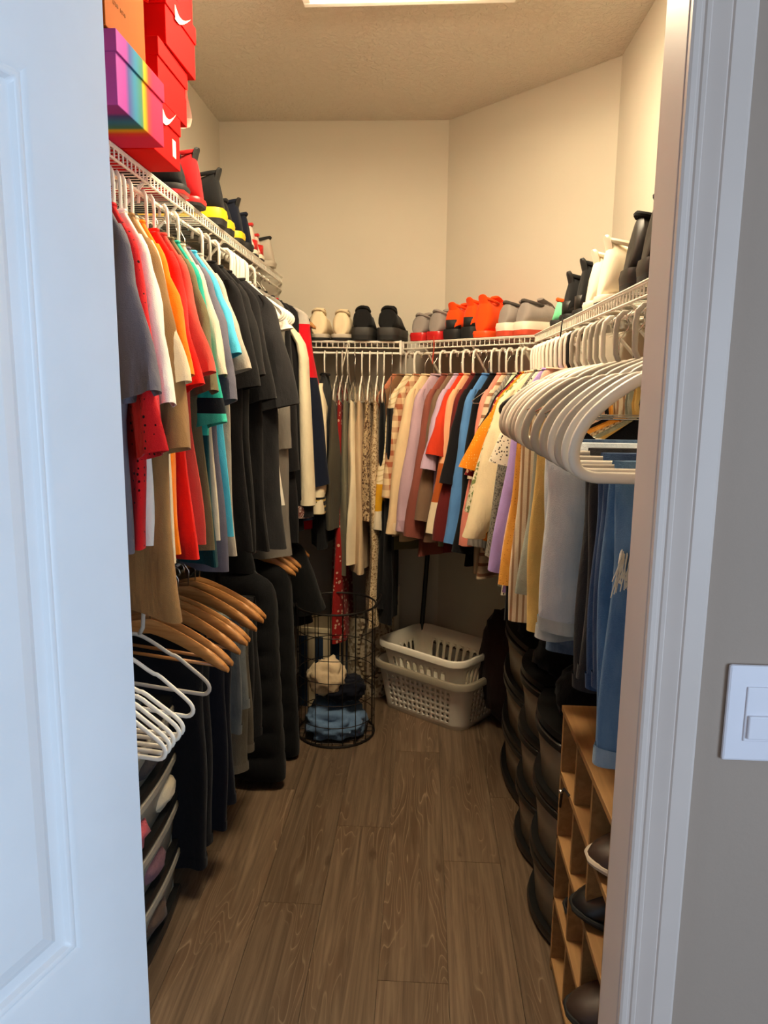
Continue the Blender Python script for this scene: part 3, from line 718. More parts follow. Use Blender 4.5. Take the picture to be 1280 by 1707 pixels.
garment('low', 2.84, 'long black winter coat hanging behind the puffer vest', 'vest', fab((15, 15, 17)), name='winter_coat', cat='coat', L=0.87, hw=0.20, th=0.08, flare=0.03, hang='black', short='long black winter coat', rot=-10)
garment('low', 3.10, 'black fleece hanging in the back left corner above the wire hamper', 'long', fab((14, 14, 15)), name='fleece', cat='fleece', L=0.40, se=0.36, hw=0.21, th=0.07, hang='wood', short='black fleece')
# ---------------------------------------------------------------- back rod (t is the x position)
garment('back', -0.455, 'black varsity jacket with cream sleeve and gold striped cuff', 'jacket', fab((20, 20, 22)), sm=fab((236, 220, 186)), L=0.76, se=0.60, hw=0.21, th=0.035, out=0.045, w1=0.058, cuff=(0.075, fab((20, 20, 22), 'hstripe', (206, 170, 90), (0.028, 0.34))), short='black varsity jacket')
garment('back', -0.40, 'dark olive sleeveless dress right of the varsity jacket', 'dress', fab((74, 68, 56)), L=0.68, hw=0.24, th=0.03, flare=0.05, hang='grey', short='dark olive dress')
garment('back', -0.375, 'long red floral dress reaching down behind the wire hamper', 'dress', fab((150, 28, 26), 'floral', (214, 170, 140), 45), L=1.22, hw=0.22, th=0.03, flare=0.02, hang='grey', short='long red floral dress', waist=0.02)
garment('back', -0.35, 'grey green ruffled dress with small waist ties', 'dress', fab((122, 116, 96)), L=0.90, hw=0.22, th=0.024, flare=0.01, hang='grey', short='grey green ruffled dress')
garment('back', -0.318, 'long cream sleeveless dress left of the beige one', 'dress', fab((234, 218, 186)), L=0.84, hw=0.25, th=0.028, flare=0.03, hang='wire', short='long cream sleeveless dress')
garment('back', -0.285, 'long beige knit dress with straight hem beside the cream one', 'dress', fab((206, 178, 142)), L=0.88, hw=0.25, th=0.03, flare=0.03, hang='white', short='long beige knit dress')
garment('back', -0.25, 'brown speckled animal print top on the back rod', 'dress', fab((196, 170, 130), 'speckle', (92, 68, 48), 60), L=0.64, hw=0.235, th=0.024, flare=0.03, hang='white', short='speckled animal print top', name='print_top', cat='top')
garment('back', -0.215, 'pale speckled dress with ruffled hem behind the print top', 'dress', fab((224, 200, 160), 'speckle', (150, 120, 84), 80), L=1.14, hw=0.23, th=0.028, flare=0.0, hang='white', short='pale speckled dress')
garment('back', -0.185, 'black sleeveless dress at the right end of the back rod', 'dress', fab((18, 18, 20)), L=1.05, hw=0.20, th=0.03, flare=0.02, hang='white', short='black dress at end of back rod')
garment('back', -0.15, 'long black skirt hanging at the end of the back rod', 'skirt', fab((14, 14, 18)), L=1.12, hw=0.22, th=0.03, flare=0.02, hang='wire', short='long black skirt')
# ---------------------------------------------------------------- diagonal rod
kw = dict(hw=0.2, th=0.03, out=0.03, A=0.007)
garment('diag', 0.010, 'rust pink sweater at the left end of the corner rod', 'long', fab((190, 120, 88)), L=0.70, se=0.66, w1=0.055, hang='grey', short='rust pink sweater', **kw)
garment('diag', 0.045, 'brown and grey thin cardigan beside the rust pink sweater', 'long', fab((128, 92, 64)), name='cardigan', cat='cardigan', L=0.72, se=0.5, w1=0.055, hang='grey', short='brown thin cardigan', **kw)
garment('diag', 0.100, 'cream striped sweater with mustard band on the sleeve', 'long', fab((236, 218, 180), 'blockstripe', (214, 192, 146), [(-0.48, (216, 158, 30)), (-0.60, (226, 212, 184)), (-0.70, (118, 112, 80))]), L=0.80, se=0.70, w1=0.058, hang='white', short='cream sweater with mustard band', **kw)
garment('diag', 0.145, 'cream and rust fair isle patterned cardigan', 'long', fab((226, 200, 158), 'check', (166, 96, 66)), name='cardigan', cat='cardigan', L=0.72, se=0.55, w1=0.05, hang='wire', short='fair isle cardigan', **kw)
garment('diag', 0.200, 'pale peach beige sweater with ribbed cuff', 'long', fab((236, 206, 162)), L=0.72, se=0.685, w1=0.066, cuff=(0.05, fab((238, 214, 176))), hang='wire', short='pale peach beige sweater', **kw)
garment('diag', 0.257, 'lilac pink sweater left of the mauve brown one', 'long', fab((196, 164, 176)), L=0.70, se=0.665, w1=0.06, cuff=(0.05, fab((186, 154, 166))), hang='white', short='lilac pink sweater', **kw)
garment('diag', 0.320, 'mauve brown sweater hanging lowest in the middle of the row', 'long', fab((140, 78, 66)), L=0.78, se=0.70, w1=0.066, hang='white', short='mauve brown sweater', **kw)
garment('diag', 0.360, 'taupe brown long top right of the mauve brown sweater', 'long', fab((124, 98, 78)), L=0.70, se=0.62, w1=0.05, hang='wire', short='taupe brown top', **kw)
garment('diag', 0.390, 'thin lavender cardigan in the middle of the corner rod', 'long', fab((198, 172, 196)), name='cardigan', cat='cardigan', L=0.62, se=0.40, w1=0.05, hang='white', short='thin lavender cardigan', **kw)
garment('diag', 0.420, 'scarlet top mostly hidden beside the colour block sweater', 'long', fab((212, 62, 34)), L=0.62, se=0.34, w1=0.05, hang='wire', short='scarlet top', **kw)
garment('diag', 0.447, 'colour block sweater in peach, rust and cream', 'long', fab((240, 176, 134), 'blocks', None, [(-0.36, (182, 88, 36)), (-0.52, (238, 220, 186)), (-0.66, (140, 150, 120))]), L=0.72, se=0.665, w1=0.052, hang='white', short='colour block sweater', **kw)
garment('diag', 0.485, 'maroon long sleeve top left of the blue sweater', 'long', fab((104, 34, 34)), L=0.74, se=0.69, w1=0.058, hang='wire', short='maroon top', **kw)
garment('diag', 0.510, 'black thin top squeezed against the blue sweater', 'long', fab((22, 20, 24)), L=0.72, se=0.45, w1=0.05, hang='wire', short='black thin top by the blue sweater', **kw)
garment('diag', 0.543, 'medium blue crew sweater in the corner row', 'long', fab((88, 138, 198)), L=0.72, se=0.69, w1=0.062, hang='white', short='medium blue sweater', **kw)
garment('diag', 0.585, 'black crew sweater right of the blue one', 'long', fab((18, 18, 20)), L=0.76, se=0.72, w1=0.058, hang='grey', short='black sweater right of the blue one', **kw)
garment('diag', 0.620, 'coral pink blouse with gathered puff cuff', 'blouse', fab((246, 150, 130)), L=0.60, se=0.67, w1=0.052, puff=0.02, cuff=(0.03, fab((240, 140, 122))), hang='white', short='coral pink blouse', hw=0.2, th=0.03, out=0.03, A=0.01)
garment('diag', 0.645, 'beige and brown striped knit top with low wavy hem', 'long', fab((222, 200, 168), 'hstripe', (150, 108, 82), (0.042, 0.3)), L=0.82, se=0.42, w1=0.052, hang='wire', short='striped knit top', **kw)
garment('diag', 0.607, 'cream knit skirt with wavy hem below the black sweater', 'skirt', fab((206, 190, 158)), L=0.80, hw=0.19, th=0.03, flare=0.0, hang='wire', short='cream knit skirt')
garment('diag', 0.671, 'grey ribbed cardigan hanging left of the floral shirt', 'long', fab((150, 144, 136), 'vstripe', (120, 114, 108), (0.012, 0.4)), name='cardigan', cat='cardigan', L=0.70, se=0.68, w1=0.05, hang='white', short='grey ribbed cardigan', **kw)
garment('diag', 0.697, 'pale mint shirt at the right end of the corner rod', 'blouse', fab((222, 226, 190)), L=0.62, se=0.30, w1=0.06, hang='white', short='pale mint shirt', **kw)
# ---------------------------------------------------------------- right rod (t is the y position)
garment('right', 2.87, 'black blouse with white trim beside the pale mint shirt', 'blouse', fab((22, 20, 22)), L=0.62, se=0.36, w1=0.06, hang='white', short='black blouse with white trim')
garment('right', 2.80, 'red and cream patterned blouse under the orange dotted sleeve', 'blouse', fab((150, 40, 44), 'floral', (232, 190, 150), 50), L=0.62, se=0.40, w1=0.06, hang='white', short='red patterned blouse')
garment('right', 2.735, 'bright orange dotted blouse with flared sleeve', 'blouse', fab((240, 142, 28), 'dots', (250, 200, 110), 110), L=0.62, se=0.37, w1=0.075, hang='white', short='orange dotted blouse', out=0.05)
garment('right', 2.665, 'white blouse with green leaf print and ruffled sleeve', 'blouse', fab((232, 218, 186), 'speckle', (120, 130, 80), 40), L=0.66, se=0.52, w1=0.06, hang='white', short='leaf print blouse')
garment('right', 2.595, 'soft peach pink sweatshirt behind the cream puffy blouse', 'long', fab((240, 186, 156)), L=0.64, se=0.56, w1=0.06, hang='white', short='peach pink sweatshirt')
garment('right', 2.51, 'cream satin blouse with large puffed sleeve', 'blouse', fab((246, 226, 184)), L=0.62, se=0.56, w1=0.05, puff=0.026, th=0.038, cuff=(0.02, fab((240, 220, 178))), hang='white', short='cream satin blouse', A=0.012, hw=0.215, out=0.05)
garment('right', 2.43, 'grey tweed jacket with black trim below the cream blouse', 'jacket', fab((136, 130, 118), 'speckle', (84, 80, 74), 110), L=0.70, se=0.62, w1=0.055, hang='white', short='grey tweed jacket')
garment('right', 2.35, 'black and white floral blouse behind the lavender top', 'blouse', fab((226, 214, 190), 'floral', (60, 54, 52), 95), L=0.72, se=0.30, w1=0.06, hang='white', short='black and white floral blouse')
garment('right', 2.27, 'lavender purple sweater with straight hem', 'long', fab((176, 150, 214)), L=0.68, se=0.63, w1=0.052, hang='white', short='lavender purple sweater')
garment('right', 2.19, 'pale pink knit top right of the lavender sweater', 'long', fab((238, 196, 172)), L=0.74, se=0.58, w1=0.05, hang='white', short='pale pink knit top')
garment('right', 2.15, 'black ribbed tank dress right of the pale pink top', 'tank', fab((24, 24, 28)), L=0.74, hw=0.2, th=0.028, hang='black', short='black ribbed tank dress')
garment('right', 2.10, 'mustard eyelet cropped top with button front', 'tank', fab((232, 166, 72), 'dots', (190, 120, 40), 120), L=0.62, hw=0.215, th=0.032, hang='thickgrey', short='mustard eyelet top', flare=0.02)
garment('right', 2.01, 'white and tan striped knit camisole with V neck', 'tank', fab((238, 222, 192), 'vstripe', (176, 140, 106), (0.016, 0.35)), L=0.70, hw=0.22, th=0.03, hang='thickgrey', short='striped knit camisole', flare=0.0, strap=0.022)
garment('right', 1.93, 'pale sage grey tank top behind the yellow one', 'tank', fab((164, 170, 158)), L=0.60, hw=0.18, th=0.03, hang='thickwhite', short='pale sage tank top')
garment('right', 1.865, 'soft yellow long tank top with banded hem', 'tank', fab((234, 200, 120)), L=0.68, hw=0.19, th=0.034, hang='thickgrey', short='soft yellow tank top', flare=0.0)
garment('right', 1.80, 'black halter top left of the light washed jeans', 'tank', fab((18, 18, 22)), L=0.44, hw=0.14, th=0.034, hang='thickgrey', short='black halter top')
trousers('right', 1.735, 'dark blue distressed jeans behind the light washed pair', fab((44, 66, 98), 'denim', (96, 120, 150)), 0.50, 0.47, -0.13, 0.115, hang='thickwhite', short='thick white plastic hanger carrying the dark blue distressed jeans', th=0.03)
trousers('right', 1.62, 'light washed blue jeans with pale cuff over a grey hanger', fab((186, 204, 220), 'denim', (224, 230, 236)), 0.43, 0.40, -0.14, 0.155, hang='thickgrey', short='thick grey plastic hanger carrying the light washed jeans', th=0.034, stitch=fab((184, 194, 198), 'denim', (206, 212, 210)))
trousers('right', 1.475, 'black jeans with stitched hem between two blue pairs', fab((38, 38, 42), 'denim', (56, 56, 58)), 0.49, 0.45, -0.14, 0.098, hang='thickgrey', short='thick grey plastic hanger carrying the black jeans', th=0.03)
trousers('right', 1.36, 'indigo jeans hanging behind the frayed blue pair', fab((40, 60, 96), 'denim', (70, 96, 134)), 0.44, 0.42, -0.14, 0.10, hang='thickgrey', short='thick grey plastic hanger carrying the indigo jeans', th=0.024)
jn = trousers('right', 1.205, 'mid blue jeans with white frayed knee nearest the door frame', fab((66, 104, 146), 'denim', (108, 142, 176)), 0.52, 0.49, -0.14, 0.118, hang='thickgrey', short='thick grey plastic hanger carrying the frayed mid blue jeans', th=0.032, stitch=fab((120, 150, 180), 'denim', (156, 178, 196)))
fr = MB(); rf = random.Random(4)
for i in range(46):
    x = 0.078+rf.uniform(0, 0.034); z = -0.13+rf.uniform(-0.01, 0.01)
    fr.tube([(x, 0.05, z), (x+0.004, 0.058, z-0.015), (x+0.004+rf.uniform(-0.004, 0.010), 0.060, z-0.03-rf.uniform(0, 0.03))], 0.0009, 4)
tag(fr.build('frayed_threads', fab((226, 222, 208)), jn), 'white loose threads at the ripped knee')
for i, (y, k) in enumerate(((1.27, 'thickwhite'), (1.14, 'thickwhite'), (1.085, 'thickwhite'))):
    hanger(k, 'right', y, 0, ['empty thick white hanger between the indigo and frayed jeans', 'empty thick white hanger in front of the frayed blue jeans', 'nearest empty thick white hanger beside the door frame'][i])
for i, y in enumerate((1.44, 1.56, 1.68)):
    hanger('wire', 'right', y, 8, ['thin metal hanger in front of the black jeans hook', 'thin metal hanger between black and light washed jeans', 'thin metal hanger behind the light washed jeans'][i])

# ================================================================== shoes
def shoe(label, loc, rotz, up, sole, mid=None, lace=None, ch=0.10, L=0.285, name='sneaker', cat='shoe', tab=None, sc=1.0, heel=None, solez=0.026, tabh=0.02, collar=None, pitch=0, group=None, tongue=None):
    t = thing(name, label, cat, loc, rotz, group); sc *= 1.1; t.scale = (sc, sc, sc); t.rotation_euler[0] = R(pitch)
    wt = [(0, 0.020), (0.004, 0.028), (0.014, 0.037), (0.04, 0.042), (0.10, 0.042), (0.15, 0.049), (0.20, 0.054), (0.235, 0.052), (0.262, 0.040), (0.28, 0.020), (0.285, 0.009)]
    k = L/0.285
    ys = [0, 0.003, 0.008, 0.018, 0.032, 0.05, 0.075, 0.10, 0.125, 0.15, 0.18, 0.205, 0.23, 0.25, 0.265, 0.275, 0.282, 0.285]
    ht = [(0, ch*0.62), (0.004, ch*0.85), (0.012, ch), (0.035, ch*0.97), (0.07, ch*0.86), (0.10, ch*0.93), (0.125, ch*0.92), (0.16, ch*0.74+0.004), (0.20, 0.068), (0.24, 0.054), (0.27, 0.042), (0.285, 0.030)]
    # upper
    rings = []
    for y in ys:
        w = lerp_tab(wt, y); z0 = solez-0.006; h = max(lerp_tab(ht, y), z0+0.012); r = []
        for j in range(18):
            a = 2*PI*j/18; c, s = math.cos(a), math.sin(a)
            hh = (h-z0)/2; prof = 1.0
            zz = z0+hh+hh*math.copysign(abs(s)**0.85, s)
            fr_ = (zz-z0)/(2*hh); taper = 1-0.08*smoothstep(0.12, 0.6, fr_)-0.30*smoothstep(0.62, 1.0, fr_)
            r.append((w*taper*math.copysign(abs(c)**0.7, c), (y+(0.010*fr_*(1-smoothstep(0.0, 0.05, y))))*k, zz))
        rings.append(r)
    MB().loft(rings, True, True).build('upper', up, t, sub=0)
    # sole and midsole from the footprint
    def foot(off, z, rock=0):
        P = [( lerp_tab(wt, y)+off, y) for y in ys]
        pts = [(x, (y-(off if y < 0.02 else 0)+(off if y > 0.27 else 0))*k) for x, y in P]+[(-x, (y-(off if y < 0.02 else 0)+(off if y > 0.27 else 0))*k) for x, y in reversed(P)]
        return [(x, y, z+0.012*smoothstep(0.2, 0.285, y/k)) for x, y in pts]
    s1 = solez*0.42
    MB().loft([foot(-0.004, 0.0), foot(0.002, 0.003), foot(0.003, s1)], True, True).build('outsole', sole, t)
    MB().loft([foot(0.003, s1), foot(0.0045, (s1+solez)/2), foot(0.002, solez)], True, True).build('midsole', mid or sole, t)
    # collar ring, tongue, laces, heel tab
    P = [(0.026*math.cos(2*PI*j/18), (0.060+0.044*math.sin(2*PI*j/18))*k, ch*0.95-0.008*math.sin(2*PI*j/18)-0.006*abs(math.cos(2*PI*j/18))) for j in range(18)]
    MB().tube(P, 0.006, 8, closed=True).build('collar', collar or up, t)
    tz = ch+0.003
    MB().tube([(0, 0.175*k, 0.078), (0, 0.13*k, ch*0.9+0.004), (0, 0.10*k, tz), (0, 0.092*k, tz+0.006)], [0.018, 0.024, 0.025, 0.020], 8, r2=0.006, nrm=(0, 0.7, 0.7)).build('tongue', tongue or up, t)
    tgo = [c for c in bpy.data.objects if c.parent == t and c.name.startswith('tongue')][0]
    if tab: MB().tube([(0, 0.020, ch-0.022), (0, 0.015, ch-0.004), (0, 0.012, ch+tabh*0.12), (0, 0.010, ch+tabh*0.25), (0, 0.009, ch+tabh*0.36)], [0.020, 0.021, 0.019, 0.014, 0.006], 8, r2=0.0055, nrm=(0, 1, 0.2)).build('heel_tab', tab, t)
    if heel: 
        MB().loft([[( (0.030+0.004)*math.sin(R(a)), 0.034-(0.036)*math.cos(R(a)), z) for a in range(-80, 81, 16)] for z in (solez, solez+0.02, solez+0.036)], closed=False).build('heel_counter', heel, t, solid=0.003)
    lm = MB()
    for i in range(5):
        y = (0.115+0.018*i)*k; z = lerp_tab(ht, y/k)+0.003
        lm.tube([(-0.022, y, z-0.010), (-0.008, y+0.004, z+0.001), (0.008, y-0.002, z+0.001), (0.022, y+0.003, z-0.010)], 0.0024, 5)
    lm.build('laces', lace or up, tgo)
    return t
def mesh_mat(c): return fab(c, wr=0.15)
SB = simple('sole_black', (22, 22, 22), 0.7); SW = simple('sole_white', (236, 226, 206), 0.55); SR = simple('sole_red', (196, 34, 34), 0.35); SY = simple('sole_yellow', (246, 196, 14), 0.5); SG = simple('sole_grey', (182, 170, 152), 0.6)
SC = simple('sole_coral', (206, 74, 50), 0.5)
UB = mesh_mat((26, 26, 27)); URED = mesh_mat((176, 26, 30)); UGREY = mesh_mat((150, 140, 134)); UCREAM = mesh_mat((232, 212, 176)); UOR = mesh_mat((250, 80, 20)); UW = mesh_mat((246, 234, 208)); UN = mesh_mat((22, 26, 40))
LT = simple('leather_black', (34, 32, 30), 0.45, bump=0.2, bscale=60)
lz = ZL+0.0025; rz = ZR+0.0025
la = PI/2
shoe('black runner with red sole beside the red shoe boxes', (-0.69, 2.19, lz), la, UB, SR, SB, ch=0.10)
shoe('red and black high top sneaker on the left shelf', (-0.685, 2.335, lz), la, URED, SB, SR, lace=SB, ch=0.15, tab=SB, tabh=0.025)
shoe('black high top with thick yellow sole nearest the red sneaker', (-0.69, 2.60, lz), la, UB, SB, SY, lace=SW, ch=0.155, tab=SB, tabh=0.03, solez=0.05, sc=1.05)
shoe('black sneaker with yellow sole mostly hidden behind its taller mate', (-0.70, 2.74, lz), la, UB, SB, SY, lace=SW, ch=0.11, solez=0.045)
shoe('navy and black sneaker with yellow midsole farther along the left shelf', (-0.70, 2.90, lz), la, UN, SB, SY, ch=0.145, tab=SB, tabh=0.025, solez=0.04)
shoe('navy low sneaker right of the yellow soled pair', (-0.70, 3.04, lz), la, UN, SB, SB, ch=0.13)
shoe('white sneaker with red stripe on the left shelf', (-0.71, 3.18, lz), la, mesh_mat((226, 206, 192)), SB, SW, ch=0.12, heel=SR, collar=SR)
shoe('second white and red sneaker farther back on the left shelf', (-0.71, 3.29, lz), la, mesh_mat((222, 200, 186)), SB, SW, ch=0.10, heel=SR, collar=SR)
shoe('pale grey sneaker at the far end of the left shelf', (-0.69, 3.45, lz), la, mesh_mat((196, 184, 168)), SG, SG, ch=0.12, collar=SB)
# back shelf (heels to the room)
shoe('cream slip-on sneaker at the left end of the back shelf', (-0.487, 3.395, rz), R(2), UCREAM, SB, SG, ch=0.125, sc=1.0)
shoe('cream slip-on sneaker beside the black pair on the back shelf', (-0.383, 3.395, rz), R(-2), UCREAM, SB, SG, ch=0.12)
shoe('black sneaker left of its mate on the back shelf', (-0.286, 3.39, rz), R(1), UB, SB, simple('mid_dark', (44, 42, 40), 0.6), ch=0.128, solez=0.05, sc=1.05)
shoe('black sneaker at the right end of the back shelf', (-0.176, 3.39, rz), R(-6), UB, SB, simple('mid_dark', (44, 42, 40), 0.6), ch=0.128, solez=0.05, sc=1.05)
# diagonal shelf
def dg(t, off=0.012): p = DG0+DD*t-DN*off; return (p.x, p.y, rz)
da_ = R(-46)
shoe('grey runner with clear red sole at the left end of the corner shelf', dg(0.075), R(-30), UGREY, SR, SR, ch=0.112, solez=0.036, sc=0.98)
shoe('second grey runner with red sole beside the orange shoes', dg(0.175), R(-38), UGREY, SR, SR, ch=0.118, solez=0.036)
shoe('neon orange shoe with black heel left of three on the corner shelf', dg(0.275), R(-40), UOR, SB, SB, ch=0.135, tab=UOR, tabh=0.025, solez=0.04, heel=SB)
shoe('neon orange shoe with black heel in the middle of three', dg(0.37), R(-52), UOR, SB, SB, ch=0.145, tab=UOR, tabh=0.03, solez=0.045, heel=SB)
shoe('neon orange shoe without black heel right of three', dg(0.445), R(-40), UOR, simple('sole_orange', (246, 84, 26), 0.5), None, ch=0.15, tab=UOR, tabh=0.03)
shoe('grey runner with white midsole and coral outsole on the corner shelf', dg(0.555), R(-60), UGREY, SC, SW, ch=0.125, solez=0.05, collar=mesh_mat((80, 74, 70)))
shoe('second grey runner with coral outsole beside the right shelf', dg(0.645), R(-60), UGREY, SC, SW, ch=0.125, solez=0.05, collar=mesh_mat((80, 74, 70)))
# right shelf
ra = -PI/2
shoe('black and mint sneaker with orange laces at the far end of the right shelf', (0.44, 2.70, rz), R(-100), mesh_mat((120, 214, 160)), SB, SB, lace=UOR, ch=0.09, tongue=UOR, collar=UOR)
shoe('black strappy sneaker with pull tab beside the mint one', (0.44, 2.47, rz), R(-80), UB, SB, None, ch=0.135, tab=SB, tabh=0.035, heel=LT)
shoe('black strappy sneaker with white lettered strap on the right shelf', (0.45, 2.32, rz), R(-84), UB, SB, None, ch=0.15, tab=SB, tabh=0.03, heel=LT, lace=SW)
shoe('white sneaker with loop tab left of its mate on the right shelf', (0.44, 2.12, rz), R(-84), UW, SW, None, ch=0.14, tab=SW, tabh=0.03)
shoe('white sneaker with loop tab next to the black high tops', (0.44, 1.985, rz), R(-84), UW, SB, SW, ch=0.15, tab=SW, tabh=0.03)
shoe('black leather high top left of its mate by the door frame', (0.445, 1.755, rz), R(-88), LT, SB, LT, lace=SW, ch=0.155, solez=0.05, sc=1.04, collar=UB)
shoe('black leather high top nearest the door frame on the right shelf', (0.445, 1.615, rz), R(-88), LT, SB, LT, lace=SW, ch=0.16, solez=0.05, sc=1.04, collar=UB)
# loose laces hanging through the shelves
def cordlet(label, pts, mat, r=0.0022, name='shoelace', cat='shoelace'):
    return tag(MB().tube(pts, r, 6).build(name, mat), label, cat)
q = DG0+DD*0.2+DN*0.006
cordlet('loose red shoelace dangling from the corner shelf', [(q.x, q.y, ZR+0.02), (q.x+0.002, q.y-0.002, ZR-0.03), (q.x-0.004, q.y, ZR-0.10)], SC)
cordlet('loose black lace hanging over the right shelf lip', [(0.414, 2.33, ZR+0.01), (0.411, 2.325, ZR-0.02), (0.413, 2.36, ZR-0.06), (0.411, 2.34, ZR-0.085)], SB)
cordlet('white cord hanging from the back shelf', [(-0.345, 3.396, ZR+0.002), (-0.36, 3.392, ZR-0.06), (-0.375, 3.394, ZR-0.12)], SW)

# ================================================================== shoe boxes
def card(name, c, rough=0.5): return simple('card_'+name, c, 0.8, var=0.03, spec=0.08)
M_red = card('red', (200, 14, 12), 0.55); M_kraft = card('kraft', (150, 78, 26), 0.55); M_pl = card('paper', (238, 226, 204), 0.6); M_ink = card('ink', (120, 70, 30), 0.7)
def swoosh(w, h, th=0.0008):
    """tapered tick mark, flat print in local y,z"""
    top = []; bot = []
    for i in range(15):
        u = i/14
        bot.append((-w/2+w*u, -h/2+h*(0.0 if u < 0.18 else ((u-0.18)/0.82)**1.35)))
        top.append((-w/2+w*u, -h/2+h*(0.62-1.3*u if u < 0.18 else 0.386-0.30*math.sin(min(1, (u-0.18)/0.35)*PI/2)*0.35+((u-0.18)/0.82)**1.6*0.72)))
    top[-1] = bot[-1]
    m = MB(); n = 15
    vs = [(0, y, z) for y, z in bot]+[(0, y, max(z, b[1])) for (y, z), b in zip(top, bot)]
    m.add(vs, [(i, i+1, n+i+1, n+i) for i in range(n-1)]); return m
def shoebox(label, x1, y0, y1, z0, h, dep=0.32, mat=M_red, lid=None, logo=True, sticker=False, rot=0, lidh=0.04, name='shoe_box', logo_h=0.5):
    yc = (y0+y1)/2; t = thing(name, label, 'box', (x1, yc, z0), R(rot)); w = (y1-y0)/2
    MB().box(-dep+0.002, -0.002, -w+0.002, w-0.002, 0, h-0.004).build('box_body', mat, t, smooth=False, bevel=0.0015)
    MB().box(-dep, 0.0015, -w-0.001, w+0.001, h-lidh, h).build('lid', lid or mat, t, smooth=False, bevel=0.0015)
    if logo:
        o = swoosh(w*1.1, lidh*1.3).build('printed_tick', M_pl, t, smooth=False); o.location = (0.0022, 0.01, h-lidh*0.55)
    if sticker:
        o = MB().box(0, 0.0006, -0.012, 0.012, -0.02, 0.02).build('size_sticker', M_pl, t, smooth=False); o.location = (-0.0018, w*0.5, (h-lidh)*0.5)
    return t
bz = ZL+0.004
shoebox('lowest red shoe box with white tick and size sticker', -0.625, 1.768, 1.952, bz, 0.122, sticker=True)
shoebox('second red shoe box up, open at the lid with white tissue', -0.622, 1.80, 2.010, bz+0.123, 0.128, logo=False)
ts = thing('tissue_paper', 'white tissue paper poking out behind the second red shoe box', 'paper', (-0.66, 2.015, bz+0.125))
tm = MB(); tm.loft([[(-0.03+0.012*math.sin(j*1.7), 0.0+0.018*math.sin(i*0.9)+0.006*math.sin(j*2.1+i), i*0.014) for i in range(7)]+[(-0.03+0.012*math.sin(j*1.7)+0.002, 0.002+0.018*math.sin(i*0.9)+0.006*math.sin(j*2.1+i), i*0.014) for i in range(6, -1, -1)] for j in range(6)])
tm.v = [(x+0.012*int(i/14), y, z) for i, (x, y, z) in enumerate(tm.v)]
tm.build('sheet', M_pl, ts)
shoebox('third red shoe box up with white tick on its lid', -0.612, 1.84, 2.055, bz+0.252, 0.125, rot=-1)
shoebox('topmost red shoe box near the ceiling with white tick', -0.61, 1.82, 2.05, bz+0.378, 0.13, rot=1)
# rainbow striped box
def rainbow():
    t = NT('rainbow_print'); co = t.coord(); x, y, z = t.sep(co)
    f = t.math('DIVIDE', t.math('ADD', y, 0.1325), 0.265)
    t.col(t.ramp(f, [(0.0, (168, 75, 155)), (0.17, (160, 62, 144)), (0.24, (75, 78, 139)), (0.36, (49, 122, 155)), (0.5, (70, 122, 90)), (0.545, (205, 164, 8)), (0.63, (201, 65, 49)), (0.72, (196, 41, 78))], 'LINEAR'))
    t.set(Roughness=0.8); t.b.inputs['Specular IOR Level'].default_value = 0.08; return t.m
M_rb = rainbow()
shoebox('rainbow striped shoe box overhanging the left shelf', -0.60, 1.502, 1.764, bz, 0.135, mat=M_rb, lid=M_rb, logo=False, dep=0.34)
kb = shoebox('kraft orange cardboard box standing on the rainbow box', -0.612, 1.49, 1.70, bz+0.136, 0.33, mat=M_kraft, logo=False, dep=0.3, name='cardboard_box', lidh=0.05)
pm = MB(); rr = random.Random(2)
for row, (zz, n0, n1, hh) in enumerate(((0.115, 0, 7, 0.013), (0.055, 0, 11, 0.008))):
    yy = -0.085+0.005*row
    for i in range(n1):
        wch = hh*rr.uniform(0.45, 0.8)
        if rr.random() < 0.85: 
            pm.box(0, 0.0005, yy, yy+wch*0.28, zz, zz+hh); pm.box(0, 0.0005, yy+wch*0.28, yy+wch, zz+hh*rr.choice((0, 0.4, 0.8)), zz+hh*0.2+hh*rr.choice((0.0, 0.4, 0.8)))
        yy += wch+hh*0.3
o = pm.build('printed_lines', M_ink, kb, smooth=False); o.location = (-0.0018, 0, 0.0)
# shiny red shopping bag stuffed between
from mathutils import noise as mno
def crumple(name, label, cat, loc, size, mat, seed, amp=0.25, freq=2.2, sub=4, rotz=0, flat=None, wr=0.1):
    bm = bmesh.new(); bmesh.ops.create_icosphere(bm, subdivisions=sub, radius=1.0)
    off = Vector((seed*7.1, seed*3.3, seed*1.7))
    for v in bm.verts:
        p = v.co.copy(); d = mno.noise(p*freq+off)*amp+abs(mno.noise(p*freq*2.3+off))*amp*0.8+mno.noise(p*freq*5+off)*wr
        q = p*(1+d); q = Vector((math.copysign(abs(q.x)**0.8, q.x)*size[0], math.copysign(abs(q.y)**0.8, q.y)*size[1], q.z*size[2]))
        if flat is not None and q.z < -size[2]*flat: q.z = -size[2]*flat
        v.co = q
    for f in bm.faces: f.smooth = True
    zmin = min(v.co.z for v in bm.verts)
    for v in bm.verts: v.co.z -= zmin
    me = bpy.data.meshes.new(name); bm.to_mesh(me); bm.free(); me.materials.append(mat)
    o = obj(name, me); o.location = loc; o.rotation_euler = (0, 0, rotz); return tag(o, label, cat)
M_shiny = simple('red_plastic_film', (236, 44, 26), 0.18, var=0.05)
crumple('plastic_bag', 'shiny red plastic bag crumpled between the kraft and red boxes', 'bag', (-0.668, 1.765, bz+0.30), (0.055, 0.05, 0.1), M_shiny, 3, 0.35, 2.4)

